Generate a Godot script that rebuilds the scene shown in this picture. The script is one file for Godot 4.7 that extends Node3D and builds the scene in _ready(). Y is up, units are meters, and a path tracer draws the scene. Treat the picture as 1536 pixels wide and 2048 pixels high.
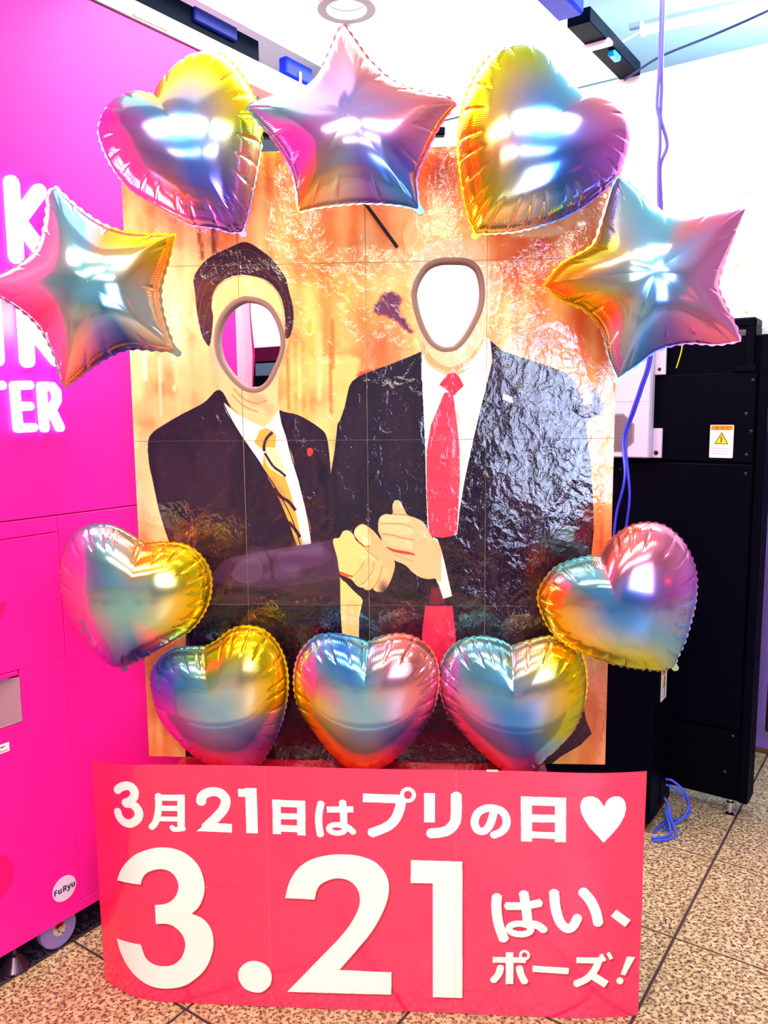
extends Node3D
# A photo spot in a game arcade: a face-in-hole board of laminated sheets ringed by foil balloons, a red date sign in front of it, a pink photo booth on the left and black machines behind.
# Metres, y up, the floor at 0, the camera above the origin looking along -z.

const DEEP := Vector3(0.5707, 0, -0.8211)      # along the pink booth, away from the camera (the floor tiles run the same way)
const ACROSS := Vector3(0.8211, 0, 0.5707)     # square to it
const BOOTH := Vector3(-0.931, 0, -1.778)      # a point of the pink booth's front, on the floor
var count := {}
var rng := RandomNumberGenerator.new()
var M := {}


func _ready() -> void:
	rng.seed = 321
	# ---- camera, sky, lights, exposure
	var cam := Camera3D.new()
	cam.name = "camera"
	cam.fov = 65.0
	cam.near = 0.05
	cam.far = 60.0
	cam.position = Vector3(0, 1.38, 0)
	cam.rotation_degrees = Vector3(-7.3, 0, -0.5)
	add_child(cam)
	cam.current = true
	var env := Environment.new()
	env.background_mode = Environment.BG_COLOR
	env.background_color = Color(0.02, 0.025, 0.05)
	env.tonemap_mode = Environment.TONE_MAPPER_LINEAR
	env.tonemap_exposure = 1.0
	env.sdfgi_enabled = true
	env.ssao_enabled = true
	env.ssil_enabled = true
	var we := WorldEnvironment.new()
	we.name = "environment"
	we.environment = env
	add_child(we)
	# the booth's lit canopy, two ceiling panels in front, the lit booth sign behind the camera, the tube on the right
	area("canopy_glow", BOOTH + ACROSS * 0.40 + DEEP * 1.18 + Vector3(0, 2.485, 0), Vector3(0, -1, 0), Vector2(0.74, 1.40), Color(1, 0.98, 0.97), 12.0)
	area("ceiling_glow", Vector3(-0.75, 2.70, -0.15), Vector3(0, -1, 0), Vector2(1.1, 0.6), Color(1, 0.93, 0.80), 20.0)
	area("ceiling_glow", Vector3(0.55, 2.70, -0.15), Vector3(0, -1, 0), Vector2(1.1, 0.6), Color(1, 0.93, 0.80), 20.0)
	area("ceiling_glow", Vector3(-0.75, 2.70, 1.9), Vector3(0, -1, 0), Vector2(1.1, 0.6), Color(1, 0.95, 0.88), 26.0)
	area("ceiling_glow", Vector3(0.55, 2.70, 1.9), Vector3(0, -1, 0), Vector2(1.1, 0.6), Color(1, 0.95, 0.88), 26.0)
	area("sign_glow", Vector3(0.86, 1.28, 1.52), Vector3(-0.12, 0, -1), Vector2(1.0, 1.3), Color(0.74, 0.80, 1.0), 8.0)
	area("back_glow", Vector3(-1.35, 2.70, -3.1), Vector3(0.15, -1, -0.1), Vector2(1.0, 0.7), Color(0.97, 0.98, 1.0), 22.0)
	var tube_glow := OmniLight3D.new()
	tube_glow.name = "tube_glow"
	tube_glow.light_color = Color(0.80, 0.93, 1.0)
	tube_glow.light_energy = 2.0
	tube_glow.light_size = 0.06
	tube_glow.omni_range = 14.0
	tube_glow.omni_attenuation = 2.0
	tube_glow.shadow_enabled = true
	add_child(tube_glow)
	tube_glow.position = Vector3(1.45, 2.55, -2.62)
	area("wall_wash_glow", Vector3(0.95, 2.72, -2.35), Vector3(0, -1, 0), Vector2(0.9, 0.25), Color(0.86, 0.95, 1.0), 12.0)
	make_materials()
	build_room()
	build_booth()
	build_machines()
	build_board()
	build_sign()
	build_balloons()
	build_cables()


# ------------------------------------------------------------------ helpers
func P(a: Array) -> PackedVector2Array:
	var r := PackedVector2Array()
	for i in range(0, a.size(), 2):
		r.append(Vector2(a[i], a[i + 1]))
	return r


func area(called: String, at: Vector3, towards: Vector3, size: Vector2, color: Color, radiance: float) -> void:
	var l := AreaLight3D.new()
	l.name = called
	l.area_size = size
	l.area_normalize_energy = false
	l.light_color = color
	l.light_energy = radiance / PI
	l.shadow_enabled = true
	l.set("area_range", 14.0)
	l.set("area_attenuation", 2.0)
	add_child(l, true)
	var z := -towards.normalized()
	var x := Vector3(0, 1, 0).cross(z)
	x = DEEP.cross(z).normalized() if x.length() < 0.1 and called.begins_with("canopy") else (Vector3(1, 0, 0) if x.length() < 0.1 else x.normalized())
	l.transform = Transform3D(Basis(x, z.cross(x), z), at)


func srgb(r: float, g: float, b: float) -> Color:
	return Color(r / 255.0, g / 255.0, b / 255.0)


func mat(color: Color, rough := 0.6, metal := 0.0, spec := 0.5) -> StandardMaterial3D:
	var m := StandardMaterial3D.new()
	m.albedo_color = color
	m.roughness = rough
	m.metallic = metal
	m.metallic_specular = spec
	return m


func glow(color: Color, energy: float) -> StandardMaterial3D:
	var m := mat(Color(0.8, 0.8, 0.8), 0.5)
	m.emission_enabled = true
	m.emission = color
	m.emission_energy_multiplier = energy
	return m


func start() -> SurfaceTool:
	var st := SurfaceTool.new()
	st.begin(Mesh.PRIMITIVE_TRIANGLES)
	return st


func put(called: String, st: SurfaceTool, m: Material, parent: Node3D = self, at := Transform3D()) -> MeshInstance3D:
	return put_mesh(called, st.commit(), m, parent, at)


func put_mesh(called: String, mesh: Mesh, m: Material, parent: Node3D = self, at := Transform3D()) -> MeshInstance3D:
	var o := MeshInstance3D.new()
	o.name = numbered(called) if parent == self else called
	o.mesh = mesh
	o.material_override = m
	o.transform = at
	parent.add_child(o, true)
	return o


func numbered(called: String) -> String:
	var n: int = count.get(called, 0)
	count[called] = n + 1
	return called if n == 0 else "%s_%03d" % [called, n]


func thing(called: String, label: String, category: String, at := Transform3D(), group := "") -> Node3D:
	var o := Node3D.new()
	o.name = numbered(called)
	add_child(o)
	o.transform = at
	tag(o, label, category, group)
	return o


func tag(o: Node3D, label: String, category: String, group := "") -> void:
	o.set_meta("label", label)
	o.set_meta("category", category)
	if group != "":
		o.set_meta("group", group)


func structure(o: Node3D, label := "") -> Node3D:
	o.set_meta("kind", "structure")
	if label != "":
		o.set_meta("label", label)
	return o


func tri(st: SurfaceTool, a: Vector3, b: Vector3, c: Vector3, out: Vector3) -> void:
	var n := (b - a).cross(c - a)
	if n.length_squared() < 1e-18:
		return
	if n.dot(out) < 0:
		var t := b
		b = c
		c = t
		n = -n
	st.set_normal(n.normalized())
	for v: Vector3 in [a, c, b]:
		st.add_vertex(v)


func quad(st: SurfaceTool, a: Vector3, b: Vector3, c: Vector3, d: Vector3, out: Vector3) -> void:
	tri(st, a, b, c, out)
	tri(st, a, c, d, out)


# a box from lo to hi with chamfered edges
func box(st: SurfaceTool, lo: Vector3, hi: Vector3, bevel := 0.003, at := Transform3D()) -> void:
	var c := (lo + hi) / 2
	var h := (hi - lo) / 2
	var b := minf(bevel, minf(h.x, minf(h.y, h.z)) * 0.9)
	var v := func(s: Vector3, axis: int) -> Vector3:
		var k := Vector3(h.x - b, h.y - b, h.z - b)
		k[axis] = h[axis]
		return at * (c + s * k)
	for axis in 3:
		var u := (axis + 1) % 3
		var w := (axis + 2) % 3
		for sg: float in [-1.0, 1.0]:
			var s: Array[Vector3] = []
			for k: Array in [[-1, -1], [1, -1], [1, 1], [-1, 1]]:
				var t := Vector3.ZERO
				t[axis] = sg
				t[u] = k[0]
				t[w] = k[1]
				s.append(t)
			var out := Vector3.ZERO
			out[axis] = sg
			quad(st, v.call(s[0], axis), v.call(s[1], axis), v.call(s[2], axis), v.call(s[3], axis), at.basis * out)
			for s2: float in [-1.0, 1.0]:
				var e0 := Vector3.ZERO
				e0[axis] = sg
				e0[u] = s2
				e0[w] = -1
				var e1 := e0
				e1[w] = 1
				quad(st, v.call(e0, axis), v.call(e1, axis), v.call(e1, u), v.call(e0, u), at.basis * (e0 + e1))
	for x: float in [-1.0, 1.0]:
		for y: float in [-1.0, 1.0]:
			for z: float in [-1.0, 1.0]:
				var s := Vector3(x, y, z)
				tri(st, v.call(s, 0), v.call(s, 1), v.call(s, 2), at.basis * s)


func one_box(called: String, lo: Vector3, hi: Vector3, m: Material, parent: Node3D = self, bevel := 0.003) -> MeshInstance3D:
	var st := start()
	box(st, lo, hi, bevel)
	return put(called, st, m, parent)


# a flat outline given thickness along z
func prism(st: SurfaceTool, poly: PackedVector2Array, z0: float, z1: float, at := Transform3D(), uv := Rect2()) -> void:
	var t := Geometry2D.triangulate_polygon(poly)
	for side: Array in [[z1, 1.0], [z0, -1.0]]:
		for i in range(0, t.size(), 3):
			var p: Array[Vector2] = [poly[t[i]], poly[t[i + 1]], poly[t[i + 2]]]
			var turn := (p[1] - p[0]).cross(p[2] - p[0]) * float(side[1])
			if turn > 0:
				p = [p[0], p[2], p[1]]
			st.set_normal(at.basis * Vector3(0, 0, side[1]))
			for q in p:
				if uv.has_area():
					st.set_uv(Vector2((q.x - uv.position.x) / uv.size.x, 1.0 - (q.y - uv.position.y) / uv.size.y))
				st.add_vertex(at * Vector3(q.x, q.y, side[0]))
	var way := 1.0 if not Geometry2D.is_polygon_clockwise(poly) else -1.0
	for i in poly.size():
		var a := poly[i]
		var b := poly[(i + 1) % poly.size()]
		var out := Vector3((b - a).y, -(b - a).x, 0) * way
		if uv.has_area():
			st.set_uv(Vector2((a.x - uv.position.x) / uv.size.x, 1.0 - (a.y - uv.position.y) / uv.size.y))
		quad(st, at * Vector3(a.x, a.y, z0), at * Vector3(b.x, b.y, z0), at * Vector3(b.x, b.y, z1), at * Vector3(a.x, a.y, z1), at.basis * out)


func lathe(st: SurfaceTool, profile: PackedVector2Array, sides := 24, at := Transform3D()) -> void:
	for k in profile.size() - 1:
		var a := profile[k]
		var b := profile[k + 1]
		var slope := Vector2((b - a).y, -(b - a).x).normalized()
		for i in sides:
			var q: Array[Vector3] = []
			var nn: Array[Vector3] = []
			for f: Array in [[i, a], [i + 1, a], [i + 1, b], [i, b]]:
				var g := TAU * float(f[0]) / sides
				var r: Vector2 = f[1]
				q.append(at * Vector3(r.x * cos(g), r.y, r.x * sin(g)))
				nn.append((at.basis * Vector3(slope.x * cos(g), slope.y, slope.x * sin(g))).normalized())
			for t: Array in [[0, 1, 2], [0, 2, 3]]:
				var w: Array = t
				if (q[w[1]] - q[w[0]]).cross(q[w[2]] - q[w[0]]).dot(nn[w[0]]) > 0:
					w = [w[0], w[2], w[1]]
				for j: int in w:
					st.set_normal(nn[j])
					st.add_vertex(q[j])


# a round rod along a smooth path
func tube(st: SurfaceTool, points: PackedVector3Array, r: float, sides := 8, smooth := true) -> void:
	var path := PackedVector3Array()
	if smooth and points.size() > 2:
		for i in points.size() - 1:
			var a := points[maxi(i - 1, 0)]
			var d := points[mini(i + 2, points.size() - 1)]
			for k in 8:
				path.append(points[i].cubic_interpolate(points[i + 1], a, d, k / 8.0))
		path.append(points[points.size() - 1])
	else:
		path = points
	var last := PackedVector3Array()
	var last_n := PackedVector3Array()
	var side := Vector3(0.31, 0.17, 0.93)
	for i in path.size():
		var dir := (path[mini(i + 1, path.size() - 1)] - path[maxi(i - 1, 0)]).normalized()
		side = (side - dir * side.dot(dir)).normalized()
		var up := dir.cross(side)
		var ring := PackedVector3Array()
		var norm := PackedVector3Array()
		for k in sides + 1:
			var n := side * cos(TAU * k / sides) + up * sin(TAU * k / sides)
			norm.append(n)
			ring.append(path[i] + n * r)
		if i > 0:
			for k in sides:
				for t: Array in [[last[k], last_n[k]], [ring[k], norm[k]], [ring[k + 1], norm[k + 1]], [last[k], last_n[k]], [ring[k + 1], norm[k + 1]], [last[k + 1], last_n[k + 1]]]:
					st.set_normal(t[1])
					st.add_vertex(t[0])
		if i == 0 or i == path.size() - 1:
			for k in sides:
				tri(st, path[i], ring[k], ring[k + 1], -dir if i == 0 else dir)
		last = ring
		last_n = norm


# a stroke with round ends, as an outline
func capsule(a: Vector2, b: Vector2, w: float) -> PackedVector2Array:
	var r := PackedVector2Array()
	var g := (b - a).angle()
	for k in 9:
		r.append(b + Vector2.from_angle(g - PI / 2 + PI * k / 8) * w / 2)
	for k in 9:
		r.append(a + Vector2.from_angle(g + PI / 2 + PI * k / 8) * w / 2)
	return r


func disc(c: Vector2, rx: float, ry: float, n := 40) -> PackedVector2Array:
	var r := PackedVector2Array()
	for k in n:
		r.append(c + Vector2(rx * cos(TAU * k / n), ry * sin(TAU * k / n)))
	return r


func smooth_line(p: PackedVector2Array, steps := 8) -> PackedVector2Array:
	if p.size() < 3:
		return p
	var r := PackedVector2Array()
	for i in p.size() - 1:
		var a := p[i - 1] if i > 0 else p[0] * 2 - p[1]
		var d := p[i + 2] if i + 2 < p.size() else p[i + 1] * 2 - p[i]
		for k in steps:
			r.append(p[i].cubic_interpolate(p[i + 1], a, d, float(k) / steps))
	r.append(p[p.size() - 1])
	return r


# smooth between corners; a corner is a point given twice
func cornered(p: PackedVector2Array) -> PackedVector2Array:
	var r := PackedVector2Array()
	var run := PackedVector2Array()
	for q in p:
		if run.size() > 0 and run[run.size() - 1].distance_to(q) < 0.01:
			r.append_array(smooth_line(run, 6))
			run = PackedVector2Array()
		run.append(q)
	r.append_array(smooth_line(run, 6))
	return r


func closed_line(p: PackedVector2Array, steps := 6) -> PackedVector2Array:
	var r := PackedVector2Array()
	var n := p.size()
	for i in n:
		for k in steps:
			r.append(p[i].cubic_interpolate(p[(i + 1) % n], p[(i + n - 1) % n], p[(i + 2) % n], float(k) / steps))
	return r


# ------------------------------------------------------------------ drawing of flat print into pictures
func fill(im: Image, p: PackedVector2Array, c: Color) -> void:
	var lo := INF
	var hi := -INF
	for q in p:
		lo = minf(lo, q.y)
		hi = maxf(hi, q.y)
	var n := p.size()
	for y in range(maxi(0, ceili(lo - 0.5)), mini(im.get_height() - 1, floori(hi - 0.5)) + 1):
		var yy := y + 0.5
		var xs := PackedFloat32Array()
		for i in n:
			var a := p[i]
			var b := p[(i + 1) % n]
			if (a.y <= yy) != (b.y <= yy):
				xs.append(a.x + (b.x - a.x) * (yy - a.y) / (b.y - a.y))
		xs.sort()
		for k in range(0, xs.size() - 1, 2):
			var x0 := roundi(xs[k])
			var x1 := roundi(xs[k + 1])
			if x1 > x0:
				im.fill_rect(Rect2i(x0, y, x1 - x0, 1), c)


func stroke(im: Image, p: PackedVector2Array, w: float, c: Color) -> void:
	for i in p.size() - 1:
		var d := (p[i + 1] - p[i])
		if d.length() < 1e-4:
			continue
		var n := d.normalized().orthogonal() * w / 2
		fill(im, PackedVector2Array([p[i] + n, p[i + 1] + n, p[i + 1] - n, p[i] - n]), c)
		if i > 0:
			fill(im, disc(p[i], w / 2, w / 2, 20), c)


func scaled(p: PackedVector2Array, k: float, off: Vector2) -> PackedVector2Array:
	var r := PackedVector2Array()
	for q in p:
		r.append((q + off) * k)
	return r


# ------------------------------------------------------------------ materials
func noise(freq: float, kind := FastNoiseLite.TYPE_SIMPLEX_SMOOTH, octaves := 3, s := 1) -> FastNoiseLite:
	var n := FastNoiseLite.new()
	n.noise_type = kind
	n.frequency = freq
	n.fractal_octaves = octaves
	n.seed = s
	return n


func granite(base: Color, light: Color, dark: Color, black: Color, share: float) -> ImageTexture:
	var a := noise(0.03, FastNoiseLite.TYPE_SIMPLEX, 3, 5)
	var b := noise(0.075, FastNoiseLite.TYPE_SIMPLEX, 2, 8)
	var c := noise(0.10, FastNoiseLite.TYPE_SIMPLEX, 2, 12)
	var im := Image.create(512, 512, false, Image.FORMAT_RGB8)
	for y in 512:
		for x in 512:
			var t := base.lerp(light, clampf(0.5 + a.get_noise_2d(x, y), 0, 1))
			var d := b.get_noise_2d(x * 0.8, y * 1.2)
			var e := c.get_noise_2d(x, y)
			if d > share:
				t = t.lerp(dark, clampf((d - share) * 9, 0, 0.9))
			if e > share + 0.26:
				t = t.lerp(black, clampf((e - share - 0.26) * 12, 0, 0.95))
			elif e < -0.42:
				t = t.lerp(light, 0.7)
			im.set_pixel(x, y, t)
	return ImageTexture.create_from_image(im)


func stone(tex: ImageTexture, rough: float) -> StandardMaterial3D:
	var m := mat(Color.WHITE, rough)
	m.albedo_texture = tex
	m.uv1_triplanar = true
	m.uv1_world_triplanar = true
	m.uv1_scale = Vector3(1.45, 1.45, 1.45)
	return m


func wrinkled(tex: Texture2D, freq: float, strength: float, s: int, rough := 0.07) -> StandardMaterial3D:
	var m := mat(Color.WHITE, rough, 0.0, 0.72)
	m.albedo_texture = tex
	m.normal_enabled = true
	m.normal_scale = strength
	var n := noise(freq, FastNoiseLite.TYPE_SIMPLEX, 4, s)
	n.fractal_type = FastNoiseLite.FRACTAL_RIDGED
	n.domain_warp_enabled = true
	n.domain_warp_amplitude = 40.0
	n.domain_warp_frequency = 0.01
	var t := NoiseTexture2D.new()
	t.width = 1024
	t.height = 1024
	t.noise = n
	t.as_normal_map = true
	t.bump_strength = 3.0
	m.normal_texture = t
	return m


func make_materials() -> void:
	M.pink = mat(Color(1.0, 0.10, 0.60), 0.42, 0.0, 0.35)
	M.pink_decal = mat(Color(0.98, 0.06, 0.46), 0.5, 0.0, 0.3)
	M.white = mat(Color(0.95, 0.95, 0.96), 0.7)
	M.cream = mat(Color(0.96, 0.92, 0.84), 0.6)
	M.grey = mat(Color(0.62, 0.64, 0.66), 0.35, 0.6)
	M.dark_glass = mat(Color(0.01, 0.03, 0.09), 0.3, 0.0, 0.08)
	M.blue = mat(Color(0.0, 0.14, 0.85), 0.3, 0.0, 0.2)
	M.sky_blue = mat(Color(0.55, 0.85, 0.97), 0.4)
	M.black = mat(Color(0.010, 0.012, 0.06), 0.45, 0.0, 0.14)
	M.black_flat = mat(Color(0.010, 0.012, 0.045), 0.6, 0.0, 0.12)
	M.chrome = mat(Color(0.9, 0.9, 0.92), 0.12, 1.0)
	M.rubber = mat(Color(0.06, 0.05, 0.09), 0.7)
	M.lilac = mat(Color(0.86, 0.78, 0.88), 0.45)
	M.cable = mat(Color(0.20, 0.20, 0.85), 0.4)
	M.paper = mat(Color(0.97, 0.93, 0.92), 0.5)
	M.foam = mat(Color(0.93, 0.88, 0.76), 0.8)
	M.trim = mat(Color(0.54, 0.43, 0.38), 0.7)
	M.red_board = mat(Color(0.80, 0.06, 0.20), 0.18, 0.0, 0.5)


# ------------------------------------------------------------------ the room
func build_room() -> void:
	var tan_tex := granite(srgb(178, 146, 106), srgb(214, 188, 144), srgb(128, 88, 70), srgb(64, 38, 48), 0.22)
	var dark_tex := granite(srgb(46, 40, 58), srgb(86, 74, 92), srgb(24, 18, 34), srgb(10, 8, 18), 0.1)
	M.tan_stone = stone(tan_tex, 0.38)
	M.dark_stone = stone(dark_tex, 0.3)
	M.grout = mat(srgb(66, 40, 40), 0.9)
	var wall := mat(Color(0.62, 0.70, 0.80), 0.7)
	var dark_wall := mat(Color(0.48, 0.64, 0.80), 0.6)
	var floor_ := one_box("floor", Vector3(-4, -0.14, -6), Vector3(4, -0.006, 4.2), M.tan_stone, self, 0.0)
	structure(floor_, "speckled tan granite tile floor with one dark row along the pink booth")
	one_box("grout_bed", Vector3(-2.6, -0.006, -4.4), Vector3(2.9, -0.003, 1.2), M.grout, floor_, 0.0)
	# tiles 0.447 m along DEEP by 0.434 m across it
	var size := Vector2(0.434, 0.447)
	var corner := Vector3(-0.828, 0, -1.957)
	var st := start()
	box(st, Vector3(0.0035, -0.012, 0.0035), Vector3(size.x - 0.0035, 0, size.y - 0.0035), 0.002)
	var tile := st.commit()
	for i in range(-5, 9):
		for j in range(-7, 8):
			var at := corner + ACROSS * size.x * i + DEEP * size.y * (j + 1)
			var mid := at + ACROSS * 0.217 - DEEP * 0.223
			if mid.x < -2.35 or mid.x > 2.65 or mid.z < -4.15 or mid.z > 0.95:
				continue
			put_mesh("tile", tile, M.dark_stone if i == -1 else M.tan_stone, floor_, Transform3D(Basis(ACROSS, Vector3.UP, -DEEP), at))
	structure(one_box("ceiling", Vector3(-4, 2.80, -6), Vector3(4, 2.92, 4.2), mat(Color(0.80, 0.90, 0.95), 0.8), self, 0.0), "pale blue white arcade ceiling")
	structure(one_box("wall_back", Vector3(-4.1, -0.14, -6.1), Vector3(4.1, 2.92, -6), M.white, self, 0.0), "white far wall behind the booths")
	structure(one_box("wall_front", Vector3(-4.1, -0.14, 4.2), Vector3(4.1, 2.92, 4.3), dark_wall, self, 0.0), "pale blue wall behind the viewer")
	structure(one_box("wall_left", Vector3(-4.1, -0.14, -6), Vector3(-4, 2.92, 4.2), wall, self, 0.0), "pale grey blue wall on the left side")
	structure(one_box("wall_right", Vector3(4, -0.14, -6), Vector3(4.1, 2.92, 4.2), wall, self, 0.0), "pale grey blue wall on the right side")
	# lamps that belong to the room, in front of the board
	for q: Array in [[-0.75, -0.15, "flat warm ceiling light panel above the viewer, the left one"], [0.55, -0.15, "flat warm ceiling light panel above the viewer, the right one"], [-1.35, -3.1, "flat ceiling light panel behind the end of the pink booth"], [-0.75, 1.9, "flat warm ceiling light panel behind the viewer, the left one"], [0.55, 1.9, "flat warm ceiling light panel behind the viewer, the right one"]]:
		var t := thing("ceiling_light", q[2], "ceiling light", Transform3D(Basis(), Vector3(q[0], 2.80, q[1])), "ceiling light panels")
		one_box("frame", Vector3(-0.58, -0.07, -0.33), Vector3(0.58, 0, 0.33), M.grey, t)
		one_box("diffuser", Vector3(-0.55, -0.085, -0.30), Vector3(0.55, -0.06, 0.30), glow(Color(1, 0.93, 0.82), 2.0), t)
	# the lit sign behind the viewer that the foil mirrors
	var s := thing("lit_sign", "white lit booth sign with two oval openings behind the viewer", "sign", Transform3D(Basis.from_euler(Vector3(0, PI - 0.12, 0)), Vector3(0.86, 0, 1.62)))
	var g := glow(Color(0.80, 0.87, 1.0), 8.0)
	var outline := PackedVector2Array([Vector2(-0.5, 0.66), Vector2(0.5, 0.66), Vector2(0.56, 1.9), Vector2(-0.56, 1.9)])
	var st2 := start()
	for half: Array in [[-0.56, 0.0, -0.25], [0.0, 0.56, 0.25]]:
		for band: Array in [[0.5, 1.3], [1.3, 2.0]]:
			var cell := PackedVector2Array([Vector2(half[0], band[0]), Vector2(half[1], band[0]), Vector2(half[1], band[1]), Vector2(half[0], band[1])])
			for piece in Geometry2D.intersect_polygons(cell, outline):
				for bit in Geometry2D.clip_polygons(piece, disc(Vector2(half[2], 1.3), 0.15, 0.34)):
					prism(st2, bit, 0.0, 0.06)
	put("lit_face", st2, g, s)
	one_box("cabinet", Vector3(-0.8, 0, -0.5), Vector3(0.8, 2.1, -0.02), mat(Color(0.06, 0.22, 0.42), 0.4), s, 0.01)
	var r := thing("led_strip", "red lit strip beside the white lit sign behind the viewer", "light")
	one_box("housing", Vector3(2.2, 1.02, 1.3), Vector3(2.9, 1.14, 1.4), M.black, r)
	one_box("lit_strip", Vector3(2.22, 1.04, 1.29), Vector3(2.88, 1.12, 1.31), glow(Color(1, 0.05, 0.2), 4.0), r)


# ------------------------------------------------------------------ the pink photo booth
func build_booth() -> void:
	var fr := Transform3D(Basis(DEEP, Vector3.UP, ACROSS), BOOTH)
	var t := thing("photo_booth", "hot pink photo booth wall with glowing white letters on the left", "photo booth", fr)
	one_box("body", Vector3(-1.7, 0.085, -1.2), Vector3(0.855, 2.37, -0.055), M.pink, t, 0.004)
	one_box("upper_panel", Vector3(-1.7, 1.129, -0.02), Vector3(0.857, 2.375, 0.0), M.pink, t, 0.0015)
	one_box("service_door", Vector3(-1.7, 0.770, -0.02), Vector3(0.2225, 1.0855, 0.0), M.pink, t, 0.0012)
	one_box("service_door", Vector3(-1.7, 0.112, -0.02), Vector3(0.2225, 0.640, 0.0), M.pink, t, 0.0)
	one_box("service_door", Vector3(0.098, 0.640, -0.02), Vector3(0.2225, 0.770, 0.0), M.pink, t, 0.0)
	one_box("header_strip", Vector3(-1.7, 1.0875, -0.02), Vector3(0.2225, 1.1265, 0.0), M.pink, t, 0.0012)
	one_box("side_panel", Vector3(0.2245, 0.112, -0.02), Vector3(0.857, 1.1265, 0.0), M.pink, t, 0.0012)
	one_box("plinth", Vector3(-1.7, 0.080, -0.03), Vector3(0.857, 0.1105, 0.0), M.pink, t, 0.002)
	# the coin tray let into the door
	var tray := thing_part("coin_tray", t)
	one_box("tray_back", Vector3(-0.16, 0.640, -0.05), Vector3(0.098, 0.77, -0.044), mat(Color(0.60, 0.44, 0.66), 0.4), tray)
	var ts := start()
	prism(ts, PackedVector2Array([Vector2(-0.16, 0.642), Vector2(0.097, 0.642), Vector2(0.03, 0.646)]), -0.044, -0.012)
	quad(ts, Vector3(0.097, 0.642, 0), Vector3(0.097, 0.752, 0), Vector3(0.03, 0.752, -0.044), Vector3(0.03, 0.642, -0.044), Vector3(-0.5, 0, 1))
	quad(ts, Vector3(-0.16, 0.642, 0), Vector3(0.097, 0.642, 0), Vector3(0.03, 0.648, -0.044), Vector3(-0.16, 0.648, -0.044), Vector3(0, 1, 0.2))
	put("tray_side", ts, mat(Color(0.66, 0.48, 0.54), 0.4), tray)
	one_box("tray_lip", Vector3(-0.16, 0.758, -0.02), Vector3(0.093, 0.768, 0.002), M.pink, tray, 0.001)
	var lab := one_box("paper_label", Vector3(-0.09, 0.581, 0.0), Vector3(0.060, 0.603, 0.0012), M.paper, t, 0.0004)
	one_box("label_line", Vector3(-0.085, 0.5855, 0.0012), Vector3(0.057, 0.5865, 0.0016), M.black, lab, 0.0)
	var lx := 0.02
	for k in 6:
		one_box("label_writing", Vector3(lx, 0.594 + 0.001 * (k % 2), 0.0012), Vector3(lx + 0.0035, 0.5975, 0.0016), M.black, lab, 0.0)
		lx += 0.005
	# darker decals
	var ds := start()
	prism(ds, P([0.03, 0.944, 0.079, 0.938, 0.060, 0.898, 0.03, 0.90]), 0.0, 0.0008)
	put("arrow_decal", ds, M.pink_decal, t)
	ds = start()
	prism(ds, disc(Vector2(-0.02, 0.283), 0.07, 0.065), 0.0, 0.0008)
	put("round_decal", ds, M.pink_decal, t)
	# the maker's round sticker
	ds = start()
	prism(ds, disc(Vector2(0.1785, 0.1665), 0.0335, 0.0325), 0.0, 0.0010)
	var stick := put("maker_sticker", ds, mat(Color(0.93, 0.83, 0.92), 0.4), t)
	var word := text_mesh("FuRyu", 0.0212, 0.0006)
	put_mesh("sticker_lettering", word, mat(Color(0.13, 0.07, 0.33), 0.5), stick, Transform3D(Basis(), Vector3(0.1785, 0.1665, 0.0014)))
	# glowing letters: strokes as capsules
	var lit := glow(Color(1.0, 0.93, 1.0), 6.0)
	for row: Array in [[1.895, 1.735, 0.155], [1.660, 1.500, 0.166]]:
		var top: float = row[0]
		var low: float = row[1]
		var x: float = row[2]
		letter(t, lit, [[Vector2(x, low), Vector2(x, top)], [Vector2(x + 0.005, (top + low) / 2 - 0.005), Vector2(x + 0.068, top - 0.004)], [Vector2(x + 0.012, (top + low) / 2), Vector2(x + 0.076, low + 0.006)]], 0.033)
		letter(t, lit, [[Vector2(x - 0.155, low), Vector2(x - 0.155, top)], [Vector2(x - 0.155, top), Vector2(x - 0.075, low)], [Vector2(x - 0.075, low), Vector2(x - 0.075, top)]], 0.033)
	letter(t, lit, [[Vector2(0.132, 1.343), Vector2(0.130, 1.441)], [Vector2(0.130, 1.441), Vector2(0.166, 1.443)], [Vector2(0.131, 1.393), Vector2(0.163, 1.394)], [Vector2(0.132, 1.343), Vector2(0.169, 1.344)]], 0.020)
	letter(t, lit, [[Vector2(0.199, 1.342), Vector2(0.198, 1.441)], [Vector2(0.198, 1.441), Vector2(0.225, 1.441)], [Vector2(0.225, 1.441), Vector2(0.236, 1.428)], [Vector2(0.236, 1.428), Vector2(0.236, 1.408)], [Vector2(0.236, 1.408), Vector2(0.225, 1.392)], [Vector2(0.225, 1.392), Vector2(0.199, 1.390)], [Vector2(0.218, 1.390), Vector2(0.240, 1.342)]], 0.020)
	letter(t, lit, [[Vector2(0.072, 1.342), Vector2(0.072, 1.441)], [Vector2(0.044, 1.441), Vector2(0.098, 1.441)]], 0.020)
	var om := OmniLight3D.new()
	om.name = "lettering_glow"
	om.light_color = Color(1.0, 0.90, 1.0)
	om.light_energy = 0.12
	om.light_size = 0.05
	om.omni_range = 12.0
	om.omni_attenuation = 2.0
	om.shadow_enabled = true
	t.add_child(om)
	om.position = Vector3(0.16, 1.60, 0.06)
	# castor and levelling foot under the plinth
	var ws := start()
	var wheel_at := Transform3D(Basis(Vector3.RIGHT, Vector3(0, 0, 1), Vector3.DOWN), Vector3(0.170, 0.051, -0.032))
	lathe(ws, PackedVector2Array([Vector2(0.018, -0.012), Vector2(0.048, -0.012), Vector2(0.051, -0.008), Vector2(0.051, 0.008), Vector2(0.048, 0.012), Vector2(0.018, 0.012)]), 36, wheel_at)
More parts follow.
